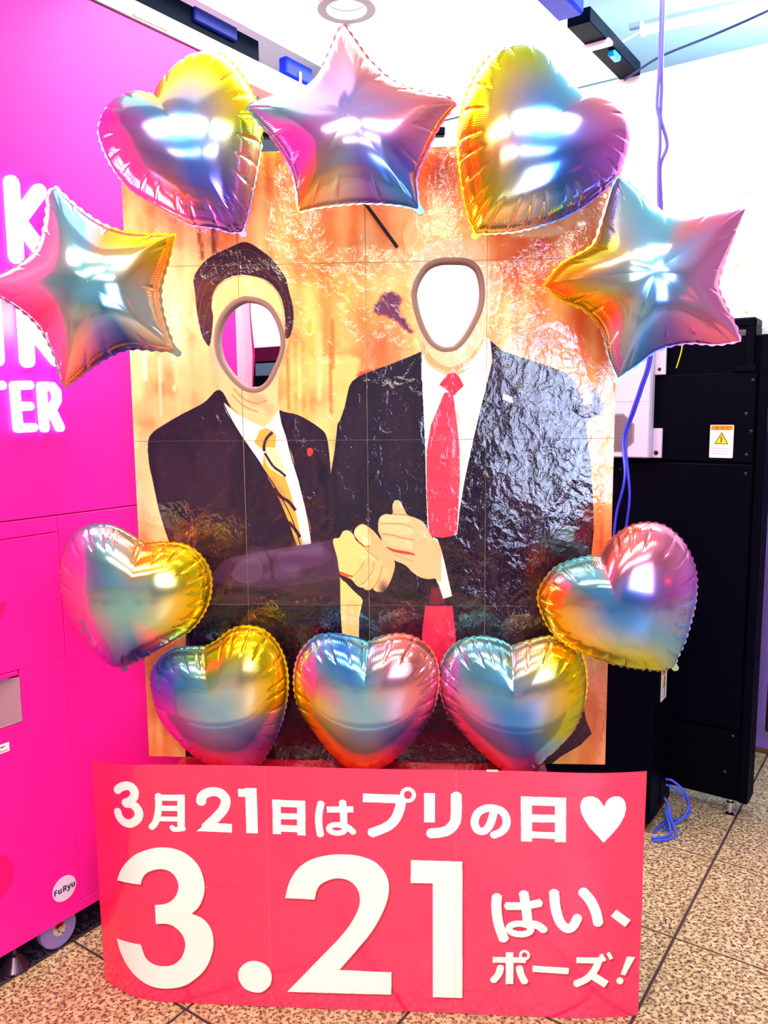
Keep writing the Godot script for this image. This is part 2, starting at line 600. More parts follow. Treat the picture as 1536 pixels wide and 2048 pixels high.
	var castor := put("castor_wheel", ws, mat(Color(0.55, 0.47, 0.72), 0.35), t)
	ws = start()
	lathe(ws, PackedVector2Array([Vector2(0, -0.013), Vector2(0.018, -0.013), Vector2(0.018, 0.013), Vector2(0.008, 0.016), Vector2(0, 0.016)]), 24, wheel_at)
	put("axle", ws, M.chrome, castor)
	ws = start()
	box(ws, Vector3(0.155, 0.05, -0.058), Vector3(0.185, 0.09, -0.050))
	box(ws, Vector3(0.155, 0.078, -0.058), Vector3(0.185, 0.09, -0.012))
	put("castor_fork", ws, M.grey, castor)
	ws = start()
	lathe(ws, PackedVector2Array([Vector2(0, 0), Vector2(0.036, 0), Vector2(0.036, 0.006), Vector2(0.014, 0.036), Vector2(0.007, 0.04), Vector2(0.007, 0.085)]), 28, Transform3D(Basis(), Vector3(0.060, 0, -0.045)))
	put("levelling_foot", ws, mat(Color(0.35, 0.28, 0.36), 0.2, 0.8), t)
	# top rail with its lamps and panes
	one_box("top_rail", Vector3(-1.7, 2.378, -0.05), Vector3(0.86, 2.402, 0.004), M.grey, t, 0.002)
	one_box("rail_end", Vector3(0.86, 2.350, -0.05), Vector3(1.30, 2.402, 0.004), M.cream, t, 0.002)
	for k in 14:
		one_box("vent_slot", Vector3(1.0 + k * 0.0095, 2.383, 0.003), Vector3(1.004 + k * 0.0095, 2.389, 0.0052), M.grey, t, 0.0)
	one_box("upper_rail", Vector3(-1.7, 2.402, -0.03), Vector3(1.30, 2.430, -0.004), mat(Color(0.72, 0.84, 0.88), 0.3, 0.3), t, 0.002)
	one_box("dark_pane", Vector3(0.45, 2.430, -0.03), Vector3(1.0, 2.492, -0.010), M.dark_glass, t, 0.001)
	one_box("blue_box", Vector3(0.735, 2.452, -0.012), Vector3(0.90, 2.492, 0.002), mat(Color(0.01, 0.08, 0.36), 0.3, 0.0, 0.2), t, 0.004)
	one_box("blue_box", Vector3(1.11, 2.432, -0.03), Vector3(1.24, 2.486, 0.004), M.blue, t, 0.004)
	one_box("clip", Vector3(1.168, 2.420, 0.004), Vector3(1.176, 2.455, 0.010), M.white, t, 0.001)
	ws = start()
	prism(ws, capsule(Vector2(0.525, 2.390), Vector2(0.630, 2.392), 0.012), 0.003, 0.008)
	put("rail_lamp", ws, mat(Color(0.95, 0.86, 0.80), 0.3), t)

	# the lit canopy over the booth
	var c := thing("booth_canopy", "white glowing booth canopy overhead with dark frame at its right edge", "canopy", fr)
	one_box("diffuser", Vector3(-0.2, 2.50, 0.01), Vector3(1.935, 2.52, 0.786), glow(Color(1, 0.99, 0.98), 1.4), c)
	one_box("edge_channel", Vector3(1.46, 2.488, 0.790), Vector3(1.93, 2.53, 0.860), M.dark_glass, c, 0.002)
	one_box("edge_channel", Vector3(-0.2, 2.490, 0.790), Vector3(1.22, 2.53, 0.860), M.sky_blue, c, 0.002)
	one_box("blue_box", Vector3(1.22, 2.480, 0.786), Vector3(1.40, 2.53, 0.866), M.blue, c, 0.008)
	one_box("channel_bracket", Vector3(1.60, 2.478, 0.784), Vector3(1.635, 2.492, 0.868), M.white, c, 0.002)
	one_box("connector", Vector3(1.68, 2.470, 0.835), Vector3(1.74, 2.489, 0.858), mat(Color(0.02, 0.65, 0.95), 0.2), c, 0.004)
	var d := thing("downlight", "round chrome downlight set in the white canopy", "ceiling light", Transform3D(Basis(), BOOTH + DEEP * 0.955 + ACROSS * 0.36 + Vector3(0, 2.5, 0)))
	ws = start()
	lathe(ws, PackedVector2Array([Vector2(0.052, -0.004), Vector2(0.056, -0.036), Vector2(0.080, -0.036), Vector2(0.088, -0.026), Vector2(0.088, 0)]), 36)
	put("ring", ws, M.grey, d)
	ws = start()
	lathe(ws, PackedVector2Array([Vector2(0, -0.012), Vector2(0.052, -0.012)]), 36)
	put("lamp_lens", ws, glow(Color(1, 1, 1), 1.4), d)

	# white curtain hanging behind the board, and the white back panel
	var w := thing("booth_back_panel", "large plain white booth panel behind the board and the black machine", "panel", fr)
	one_box("sheet", Vector3(1.94, 1.30, -2.2), Vector3(1.97, 2.498, 2.2), mat(Color(0.97, 0.97, 0.97), 0.7), w, 0.004)
	for q: Array in [[2.05, 1.20], [1.83, 1.19], [1.68, 1.22]]:
		one_box("tape_mark", Vector3(1.938, q[0], q[1]), Vector3(1.9405, q[0] + 0.007, q[1] + 0.012), mat(Color(0.85, 0.74, 0.5), 0.6), w, 0.0)
	var cu := thing("curtain", "white booth curtain with a wavy magenta hem seen through the left hole", "curtain", fr)
	var cs := start()
	curtain(cs, 1.30, -0.66, -0.362, 0.10, 2.44)
	put("cloth", cs, M.white, cu)
	cs = start()
	curtain(cs, 1.298, -0.360, -0.348, 0.10, 2.44)
	put("hem", cs, mat(Color(0.72, 0.10, 0.48), 0.6), cu)


func thing_part(called: String, parent: Node3D) -> Node3D:
	var o := Node3D.new()
	o.name = called
	parent.add_child(o, true)
	return o


func curtain(st: SurfaceTool, deep: float, a: float, b: float, low: float, high: float) -> void:
	var n := 24
	var rows := 30
	for side: float in [-1.0, 1.0]:
		for k in n:
			for r in rows:
				var p: Array[Vector3] = []
				for f: Array in [[k, r], [k + 1, r], [k + 1, r + 1], [k, r + 1]]:
					var y := lerpf(low, high, float(f[1]) / rows)
					var x: float = lerpf(a, b, float(f[0]) / n) + 0.012 * sin((y - 1.49) * 17.0) - 0.02 * maxf(0.0, 1.56 - y)
					p.append(Vector3(deep + 0.012 * sin(x * 60.0) - side * 0.001, y, x))
				quad(st, p[0], p[1], p[2], p[3], Vector3(-side, 0, 0))


func letter(t: Node3D, m: Material, strokes: Array, w: float) -> void:
	var all: Array[PackedVector2Array] = []
	for s: Array in strokes:
		var cap := capsule(s[0], s[1], w)
		var rest: Array[PackedVector2Array] = []
		for other in all:
			var joined := Geometry2D.merge_polygons(cap, other)
			if joined.size() == 1:
				cap = joined[0]
			else:
				var outer: Array[PackedVector2Array] = []
				for j in joined:
					if not Geometry2D.is_polygon_clockwise(j):
						outer.append(j)
				if outer.size() == 1:
					rest.append(other)   # a letter with an eye keeps its strokes apart
				else:
					rest.append(other)
		rest.append(cap)
		all = rest
	var st := start()
	for p in all:
		prism(st, p, 0.0, 0.012)
	put("lit_letter", st, m, t)


func text_mesh(words: String, height: float, depth: float) -> TextMesh:
	var f := SystemFont.new()
	f.font_names = PackedStringArray(["Droid Sans"])
	f.font_weight = 700
	var m := TextMesh.new()
	m.text = words
	m.font = f
	m.font_size = 32
	m.pixel_size = height / 32.0
	m.depth = depth
	return m


# ------------------------------------------------------------------ black machines on the right
func build_machines() -> void:
	var fr := Transform3D(Basis(ACROSS, Vector3.UP, -DEEP), Vector3(1.2, 0, -2.526))
	var t := thing("game_machine", "tall black machine cabinet with screwed panels and a warning sticker", "machine", fr)
	one_box("body", Vector3(-0.90, 0.06, -0.10), Vector3(0.0, 1.60, -0.012), M.black_flat, t, 0.004)
	one_box("hood", Vector3(-0.90, 1.625, -0.10), Vector3(-0.045, 1.655, 0.0), M.black, t, 0.006)
	one_box("hood_side", Vector3(-0.075, 1.485, -0.10), Vector3(-0.045, 1.63, 0.0), M.black, t, 0.004)
	one_box("bracket", Vector3(-0.105, 1.488, -0.012), Vector3(-0.04, 1.505, 0.002), M.black, t, 0.001)
	one_box("upper_panel", Vector3(-0.70, 1.202, -0.012), Vector3(-0.036, 1.484, 0.0), M.black, t, 0.002)
	one_box("lower_panel", Vector3(-0.88, 0.312, -0.012), Vector3(-0.034, 1.194, 0.0), M.black, t, 0.003)
	one_box("base_panel", Vector3(-0.88, 0.065, -0.012), Vector3(0.0, 0.302, -0.004), M.black_flat, t, 0.003)
	one_box("corner_post", Vector3(-0.028, 0.065, -0.012), Vector3(0.0, 1.60, 0.004), M.black, t, 0.002)
	for q: Array in [[-0.46, 1.165], [-0.055, 1.165], [-0.055, 1.225], [-0.045, 1.30], [-0.062, 1.355], [-0.047, 1.46], [-0.31, 0.265], [-0.055, 0.29], [-0.075, 0.16]]:
		var ss := start()
		lathe(ss, PackedVector2Array([Vector2(0.0, 0.0035), Vector2(0.003, 0.0035), Vector2(0.0055, 0.001), Vector2(0.0055, -0.010)]), 14, Transform3D(Basis(Vector3.RIGHT, Vector3(0, 0, 1), Vector3.DOWN), Vector3(q[0], q[1], 0.0)))
		put("screw", ss, mat(Color(0.25, 0.20, 0.24), 0.3, 0.7), t)
	var ls := start()
	lathe(ls, PackedVector2Array([Vector2(0.004, 0.0), Vector2(0.0045, 0.003), Vector2(0.009, 0.003), Vector2(0.010, 0.0), Vector2(0.010, -0.006)]), 20, Transform3D(Basis(Vector3.RIGHT, Vector3(0, 0, 1), Vector3.DOWN), Vector3(-0.255, 0.235, -0.002)))
	put("lock", ls, M.chrome, t)
	var fs := start()
	lathe(fs, PackedVector2Array([Vector2(0, 0), Vector2(0.019, 0), Vector2(0.019, 0.004), Vector2(0.010, 0.010), Vector2(0.010, 0.030), Vector2(0.013, 0.032), Vector2(0.013, 0.044), Vector2(0.006, 0.046), Vector2(0.006, 0.075)]), 20, Transform3D(Basis(), Vector3(-0.060, 0, -0.035)))
	put("levelling_foot", fs, M.chrome, t)
	fs = start()
	box(fs, Vector3(-0.168, 1.214, 0.0), Vector3(-0.096, 1.320, 0.0008), 0.0003)
	put("warning_sticker", sticker_mesh(Vector2(0.072, 0.106)), warning_material(), t, Transform3D(Basis(), Vector3(-0.132, 1.267, 0.0008)))
	fs = start()
	tube(fs, PackedVector3Array([Vector3(-0.262, 1.60, 0.006), Vector3(-0.266, 1.555, 0.012), Vector3(-0.280, 1.505, 0.010)]), 0.0022)
	put("yellow_wire", fs, mat(Color(0.80, 0.78, 0.05), 0.5), t)

	# pale unit with a honeycomb vent, screwed to the machine's front
	var u := thing("vent_unit", "pale lilac metal unit with hexagonal mesh vent on the black machine", "metal unit", fr.translated_local(Vector3(0, 0, 0.0)))
	one_box("case", Vector3(-0.62, 1.209, 0.001), Vector3(-0.352, 1.80, 0.042), M.lilac, u, 0.004)
	one_box("flange", Vector3(-0.350, 1.485, 0.001), Vector3(-0.314, 1.80, 0.012), M.lilac, u, 0.002)
	one_box("flange", Vector3(-0.350, 1.209, 0.001), Vector3(-0.318, 1.308, 0.012), M.lilac, u, 0.002)
	one_box("rim", Vector3(-0.362, 1.209, 0.001), Vector3(-0.350, 1.80, 0.030), M.lilac, u, 0.002)
	one_box("seam", Vector3(-0.60, 1.3975, 0.0415), Vector3(-0.365, 1.3985, 0.0424), M.grey, u, 0.0)
	var vs := start()
	prism(vs, P([-0.62, 1.228, -0.438, 1.228, -0.402, 1.262, -0.402, 1.322, -0.440, 1.358, -0.62, 1.358]), 0.0415, 0.0428)
	var vent := put("vent_mesh", vs, mat(Color(0.60, 0.53, 0.57), 0.5, 0.3), u)
	vs = start()
	for j in 26:
		for i in 46:
			var x := -0.618 + i * 0.0048 + (0.0024 if j % 2 else 0.0)
			var y := 1.232 + j * 0.0049
			if x > -0.408 - maxf(0.0, 1.262 - y) * 1.05 - maxf(0.0, y - 1.322) * 1.05 or y > 1.354:
				continue
			prism(vs, disc(Vector2(x, y), 0.0016, 0.0016, 6), 0.0428, 0.0431)
	put("vent_hole", vs, M.black_flat, vent).set_meta("kind", "stuff")
	for q: Array in [[-0.336, 1.226, 0.008], [-0.334, 1.503, 0.006]]:
		var ss := start()
		lathe(ss, PackedVector2Array([Vector2(0, 0.003), Vector2(q[2] * 0.6, 0.003), Vector2(q[2], 0.0), Vector2(q[2], -0.004)]), 20, Transform3D(Basis(Vector3.RIGHT, Vector3(0, 0, 1), Vector3.DOWN), Vector3(q[0], q[1], 0.012)))
		put("bolt", ss, mat(Color(0.16, 0.09, 0.14), 0.4, 0.4), u)

	# low black cabinet nearer the board
	var lo := thing("low_cabinet", "low black cabinet with a narrow warning sticker on its side", "cabinet", Transform3D(Basis(ACROSS, Vector3.UP, -DEEP), Vector3(0.854, 0, -2.462)))
	one_box("body", Vector3(-0.62, 0.03, -0.235), Vector3(0.0, 0.86, 0.0), M.black, lo, 0.004)
	one_box("foot_rail", Vector3(-0.60, 0.0, -0.22), Vector3(-0.02, 0.03, -0.02), M.rubber, lo, 0.002)
	one_box("side_seam", Vector3(0.0, 0.05, -0.115), Vector3(0.002, 0.84, -0.110), M.black_flat, lo, 0.0)
	put("side_sticker", sticker_mesh(Vector2(0.062, 0.105)), warning_material(), lo, Transform3D(Basis(Vector3(0, 0, -1), Vector3.UP, Vector3(1, 0, 0)), Vector3(0.0012, 0.475, -0.105)))

	# the dark machine that shows through the left hole
	var dm := thing("dark_machine", "dark machine with a burgundy top band seen through the left face hole", "machine", Transform3D(Basis(ACROSS, Vector3.UP, -DEEP), BOOTH + DEEP * 1.83))
	one_box("body", Vector3(-0.88, 0.05, -0.09), Vector3(-0.22, 1.60, 0.0), M.black, dm, 0.006)
	one_box("top_band", Vector3(-0.86, 1.600, -0.09), Vector3(-0.22, 1.665, 0.004), mat(Color(0.28, 0.01, 0.16), 0.2), dm, 0.003)
	one_box("screen", Vector3(-0.85, 1.535, 0.0), Vector3(-0.30, 1.592, 0.008), mat(Color(0.30, 0.38, 0.45), 0.25), dm, 0.003)
	one_box("ledge", Vector3(-0.88, 1.475, 0.0), Vector3(-0.24, 1.487, 0.03), M.grey, dm, 0.002)
	for x: float in [-0.8, -0.3]:
		one_box("foot", Vector3(x - 0.03, 0, -0.07), Vector3(x + 0.03, 0.05, -0.01), M.rubber, dm, 0.002)

	# dim violet cabinet and tube frame further back on the right
	var v := thing("violet_cabinet", "dim violet lit cabinet beyond the black machine at the right edge", "cabinet", Transform3D(Basis(ACROSS, Vector3.UP, -DEEP), Vector3(1.52, 0, -3.05)))
	one_box("body", Vector3(-0.10, 0.02, -0.5), Vector3(0.9, 1.62, 0.0), mat(Color(0.50, 0.38, 0.70), 0.5), v, 0.005)
	one_box("kick_plate", Vector3(-0.08, 0.0, -0.48), Vector3(0.9, 0.03, -0.01), mat(Color(0.45, 0.28, 0.22), 0.5), v, 0.003)
	one_box("edge_post", Vector3(-0.10, 0.4, 0.0), Vector3(-0.075, 1.60, 0.015), mat(Color(0.20, 0.12, 0.16), 0.5), v, 0.003)
	var h := thing("bent_stand", "bent dark metal tube frame standing right of the black machine", "metal frame")
	fs = start()
	tube(fs, PackedVector3Array([Vector3(1.47, 1.15, -2.93), Vector3(1.462, 0.6, -2.93), Vector3(1.455, 0.20, -2.93), Vector3(1.462, 0.155, -2.925), Vector3(1.52, 0.10, -2.90), Vector3(1.60, 0.03, -2.86)]), 0.0105, 10)
	put("tube", fs, mat(Color(0.16, 0.11, 0.14), 0.35, 0.4), h)
	fs = start()
	box(fs, Vector3(1.448, 0.70, -2.942), Vector3(1.482, 0.76, -2.918), 0.004)
	put("clamp", fs, M.rubber, h)
	fs = start()
	lathe(fs, PackedVector2Array([Vector2(0, 0), Vector2(0.02, 0), Vector2(0.02, 0.03), Vector2(0.014, 0.04), Vector2(0, 0.04)]), 16, Transform3D(Basis(), Vector3(1.60, 0, -2.86)))
	put("rubber_foot", fs, M.rubber, h)

	# dark bar showing above the board
	var bar := thing("dark_rail", "dark horizontal bar seen above the board behind the top star balloon", "rail")
	one_box("rail", Vector3(-0.36, 2.180, -2.52), Vector3(0.19, 2.204, -2.49), M.black, bar, 0.003)
	one_box("hanger", Vector3(-0.10, 2.2, -2.512), Vector3(-0.085, 2.5, -2.50), M.grey, bar, 0.001)
	# fluorescent tube under the right ceiling
	var tl := thing("tube_light", "white fluorescent tube under the pale ceiling at top right", "tube light", Transform3D(Basis(Vector3(0.8835, 0, 0.4684), Vector3.UP, Vector3(-0.4684, 0, 0.8835)), Vector3(0.9, 2.65, -2.924)))
	var s2 := start()
	box(s2, Vector3(-0.05, 0.014, -0.014), Vector3(1.25, 0.03, 0.014), 0.003)
	put("batten", s2, mat(Color(0.66, 0.72, 0.90), 0.4), tl)
	s2 = start()
	tube(s2, PackedVector3Array([Vector3(0, 0, 0), Vector3(1.2, 0, 0)]), 0.013, 14, false)
	put("glass_tube", s2, glow(Color(0.95, 0.98, 1.0), 3.0), tl)
	for x: float in [-0.012, 1.2]:
		one_box("end_cap", Vector3(x, -0.016, -0.016), Vector3(x + 0.014, 0.03, 0.016), M.white, tl, 0.003)
	s2 = start()
	tube(s2, PackedVector3Array([Vector3(-0.01, 0.0, 0), Vector3(-0.07, -0.02, 0.0), Vector3(-0.15, -0.05, -0.01), Vector3(-0.22, -0.07, -0.05)]), 0.004)
	put("white_lead", s2, M.white, tl)
	var cb := start()
	tube(cb, PackedVector3Array([Vector3(0.80, 2.445, -2.80), Vector3(0.89, 2.50, -2.79), Vector3(0.95, 2.525, -2.78), Vector3(1.08, 2.565, -2.75), Vector3(1.22, 2.60, -2.66), Vector3(1.40, 2.66, -2.55)]), 0.004)
	tag(put("black_cable", cb, mat(Color(0.10, 0.09, 0.28), 0.4)), "thin dark cable slung under the pale ceiling at top right", "cable")


func sticker_mesh(size: Vector2) -> SurfaceTool:
	var st := start()
	var p := PackedVector2Array()
	for k: Array in [[1, 1, 0.0], [-1, 1, PI / 2], [-1, -1, PI], [1, -1, PI * 1.5]]:
		for j in 5:
			p.append(Vector2(k[0] * (size.x / 2 - 0.003), k[1] * (size.y / 2 - 0.003)) + Vector2.from_angle(float(k[2]) + PI / 8 * j) * 0.003)
	prism(st, p, -0.0004, 0.0006, Transform3D(), Rect2(-size / 2, size))
	return st


func warning_material() -> StandardMaterial3D:
	if M.has("warning"):
		return M.warning
	var im := Image.create(216, 318, false, Image.FORMAT_RGB8)
	im.fill(srgb(252, 232, 230))
	im.fill_rect(Rect2i(8, 6, 200, 44), srgb(250, 140, 8))
	var brown := srgb(110, 60, 20)
	# the header: a small triangle mark and two characters
	stroke(im, P([46, 42, 60, 16, 74, 42, 46, 42]), 4, brown)
	fill(im, P([58, 24, 62, 24, 61, 34, 59, 34]), brown)
	for y: int in [16, 22, 30, 36, 42]:
		stroke(im, P([100, y, 124, y]), 3, brown)
	stroke(im, P([106, 12, 106, 26]), 3, brown)
	stroke(im, P([118, 12, 118, 26]), 3, brown)
	stroke(im, P([103, 30, 103, 44]), 3, brown)
	stroke(im, P([121, 30, 121, 44]), 3, brown)
	stroke(im, P([142, 20, 164, 20]), 3, brown)
	stroke(im, P([138, 28, 168, 28]), 3, brown)
	stroke(im, P([153, 12, 153, 28]), 3, brown)
	stroke(im, P([143, 34, 163, 34, 163, 44, 143, 44, 143, 34]), 3, brown)
	fill(im, P([108, 66, 44, 186, 172, 186]), srgb(95, 55, 30))
	fill(im, P([108, 82, 57, 178, 159, 178]), srgb(252, 226, 0))
	fill(im, P([108, 98, 92, 136, 106, 134, 100, 154, 96, 152, 102, 172, 116, 156, 110, 155, 120, 126, 104, 129, 116, 100]), srgb(95, 55, 30))
	var r := RandomNumberGenerator.new()
	r.seed = 9
	for line: Array in [[224, 190], [252, 172], [276, 150]]:
		var x := 18
		while x < int(line[1]):
			var w := r.randi_range(4, 9)
			var y: int = line[0]
			im.fill_rect(Rect2i(x, y, w, 2), srgb(130, 110, 130))
			im.fill_rect(Rect2i(x + w / 2, y - 4, 2, 10), srgb(150, 130, 150))
			im.fill_rect(Rect2i(x, y + 4, w, 2), srgb(150, 130, 150))
			x += w + 3
	var m := mat(Color.WHITE, 0.4)
	m.albedo_texture = ImageTexture.create_from_image(im)
	M.warning = m
	return m


# ------------------------------------------------------------------ the face-in-hole board
const BOARD_LEFT := -622.0
const BOARD_RIGHT := 555.0
const BOARD_LOW := 483.0
const BOARD_TOP := 1984.0


func hole_left() -> PackedVector2Array:
	return closed_line(P([-339, 1650, -367, 1636, -390, 1612, -405, 1581, -410, 1550, -408, 1526, -401, 1499, -385, 1472, -364, 1447, -340, 1429, -316, 1424, -295, 1429, -275, 1446, -255, 1482, -241, 1516, -237, 1543, -241, 1573, -252, 1604, -269, 1629, -289, 1643, -314, 1650]))


func hole_right() -> PackedVector2Array:
	return closed_line(P([173, 1732, 136, 1731, 106, 1719, 85, 1694, 73, 1665, 72, 1638, 80, 1602, 94, 1565, 113, 1535, 136, 1519, 155, 1516, 178, 1521, 201, 1543, 222, 1577, 238, 1613, 243, 1649, 239, 1685, 228, 1712, 205, 1728]))


func build_board() -> void:
	var fr := Transform3D(Basis.from_euler(Vector3(0, deg_to_rad(-3.6), 0)), Vector3(0, 0, -1.97))
	# the red plinth under it
	var pl := thing("plinth", "glossy dark red plinth under the board, mostly hidden by the sign", "plinth", fr)
	one_box("body", Vector3(-0.53, 0.0, -0.30), Vector3(0.40, 0.476, 0.205), M.red_board, pl, 0.003)
	one_box("top_board", Vector3(-0.535, 0.476, -0.30), Vector3(0.405, 0.4825, 0.21), M.red_board, pl, 0.002)

	var t := thing("photo_board", "large face cutout board of laminated sheets printed with two suited men shaking hands", "cutout board", fr)
	var holes: Array[PackedVector2Array] = [scaled(hole_left(), 0.001, Vector2.ZERO), scaled(hole_right(), 0.001, Vector2.ZERO)]
	var mids: Array[Vector2] = [Vector2.ZERO, Vector2.ZERO]
	for k in 2:
		for q in holes[k]:
			mids[k] += q / holes[k].size()
	var st := start()
	for p in cut(Rect2(BOARD_LEFT / 1000 + 0.001, BOARD_LOW / 1000, (BOARD_RIGHT - BOARD_LEFT) / 1000 - 0.002, (BOARD_TOP - BOARD_LOW) / 1000 - 0.001), holes, mids):
		prism(st, p, -0.022, -0.0005)
	put("backing", st, mat(Color(0.80, 0.70, 0.60), 0.8), t)
	var look := wrinkled(poster_texture(), 0.0055, 0.75, 4)
	var xs: Array[float] = [BOARD_LEFT, -346, -39, 249, BOARD_RIGHT]
	var ys: Array[float] = [BOARD_LOW, 892, 1305.5, 1726, BOARD_TOP]
	var uv := Rect2(BOARD_LEFT / 1000, BOARD_LOW / 1000, (BOARD_RIGHT - BOARD_LEFT) / 1000, (BOARD_TOP - BOARD_LOW) / 1000)
	for i in 4:
		for j in 4:
			var r := Rect2(xs[i] / 1000 + 0.0006, ys[j] / 1000 + 0.0006, (xs[i + 1] - xs[i]) / 1000 - 0.0012, (ys[j + 1] - ys[j]) / 1000 - 0.0012)
			st = start()
			var lift := 0.0004 * ((i * 3 + j * 5) % 4)
			for p in cut(r, holes, mids):
				prism(st, p, 0.0, 0.0010 + lift, Transform3D(), uv)
			var tilt := Basis.from_euler(Vector3(rng.randf_range(-0.004, 0.004), rng.randf_range(-0.004, 0.004), 0))
			var mid := Vector3(r.get_center().x, r.get_center().y, 0)
			put("laminated_sheet", st, look, t, Transform3D(tilt, mid - tilt * mid + Vector3(0, 0, 0.0008)))
	# soft edging round each hole
	for k in 2:
		st = start()
		var h := holes[k]
		var n := h.size()
		for i in n:
			for f in 6:
				var q: Array[Vector3] = []
				var o: Array[Vector3] = []
				for g: Array in [[i, f], [i + 1, f], [i + 1, f + 1], [i, f + 1]]:
					var a := h[(int(g[0]) + n - 1) % n]
					var b := h[(int(g[0]) + 1) % n]
					var c := h[int(g[0]) % n]
					var inward := (b - a).normalized().orthogonal()
					if inward.dot(mids[k] - c) < 0:
						inward = -inward
					var s: Array = [[-0.0015, 0.0030], [0.0035, 0.0044], [0.0085, 0.0032], [0.0115, -0.002], [0.0125, -0.012], [0.0115, -0.026], [-0.001, -0.026]][int(g[1])]
					q.append(Vector3(c.x + inward.x * s[0], c.y + inward.y * s[0], s[1]))
					o.append(Vector3(inward.x, inward.y, 0.8 if f < 4 else -0.5))
				quad(st, q[0], q[1], q[2], q[3], o[0])
		put("edge_trim", st, M.trim, t)
	# the thin black rod that holds the top star
	st = start()
	tube(st, PackedVector3Array([Vector3(-0.053, 1.875, 0.05), Vector3(0.038, 1.757, 0.012)]), 0.0045, 8, false)
	tag(put("balloon_stick", st, M.rubber, self, fr), "thin black stick leaning on the board under the top star balloon", "stick")


# a rectangle less the holes; cut at the holes' middles so that no piece has an eye
func cut(r: Rect2, holes: Array[PackedVector2Array], mids: Array[Vector2]) -> Array[PackedVector2Array]:
	var xs: Array[float] = [r.position.x, r.end.x]
	for m in mids:
		if m.x > r.position.x + 0.01 and m.x < r.end.x - 0.01:
			xs.append(m.x)
	xs.sort()
	var all: Array[PackedVector2Array] = []
	for k in xs.size() - 1:
		var list: Array[PackedVector2Array] = [PackedVector2Array([Vector2(xs[k], r.position.y), Vector2(xs[k + 1], r.position.y), Vector2(xs[k + 1], r.end.y), Vector2(xs[k], r.end.y)])]
		for h in holes:
			var next: Array[PackedVector2Array] = []
			for p in list:
				next.append_array(Geometry2D.clip_polygons(p, h))
			list = next
		all.append_array(list)
	return all


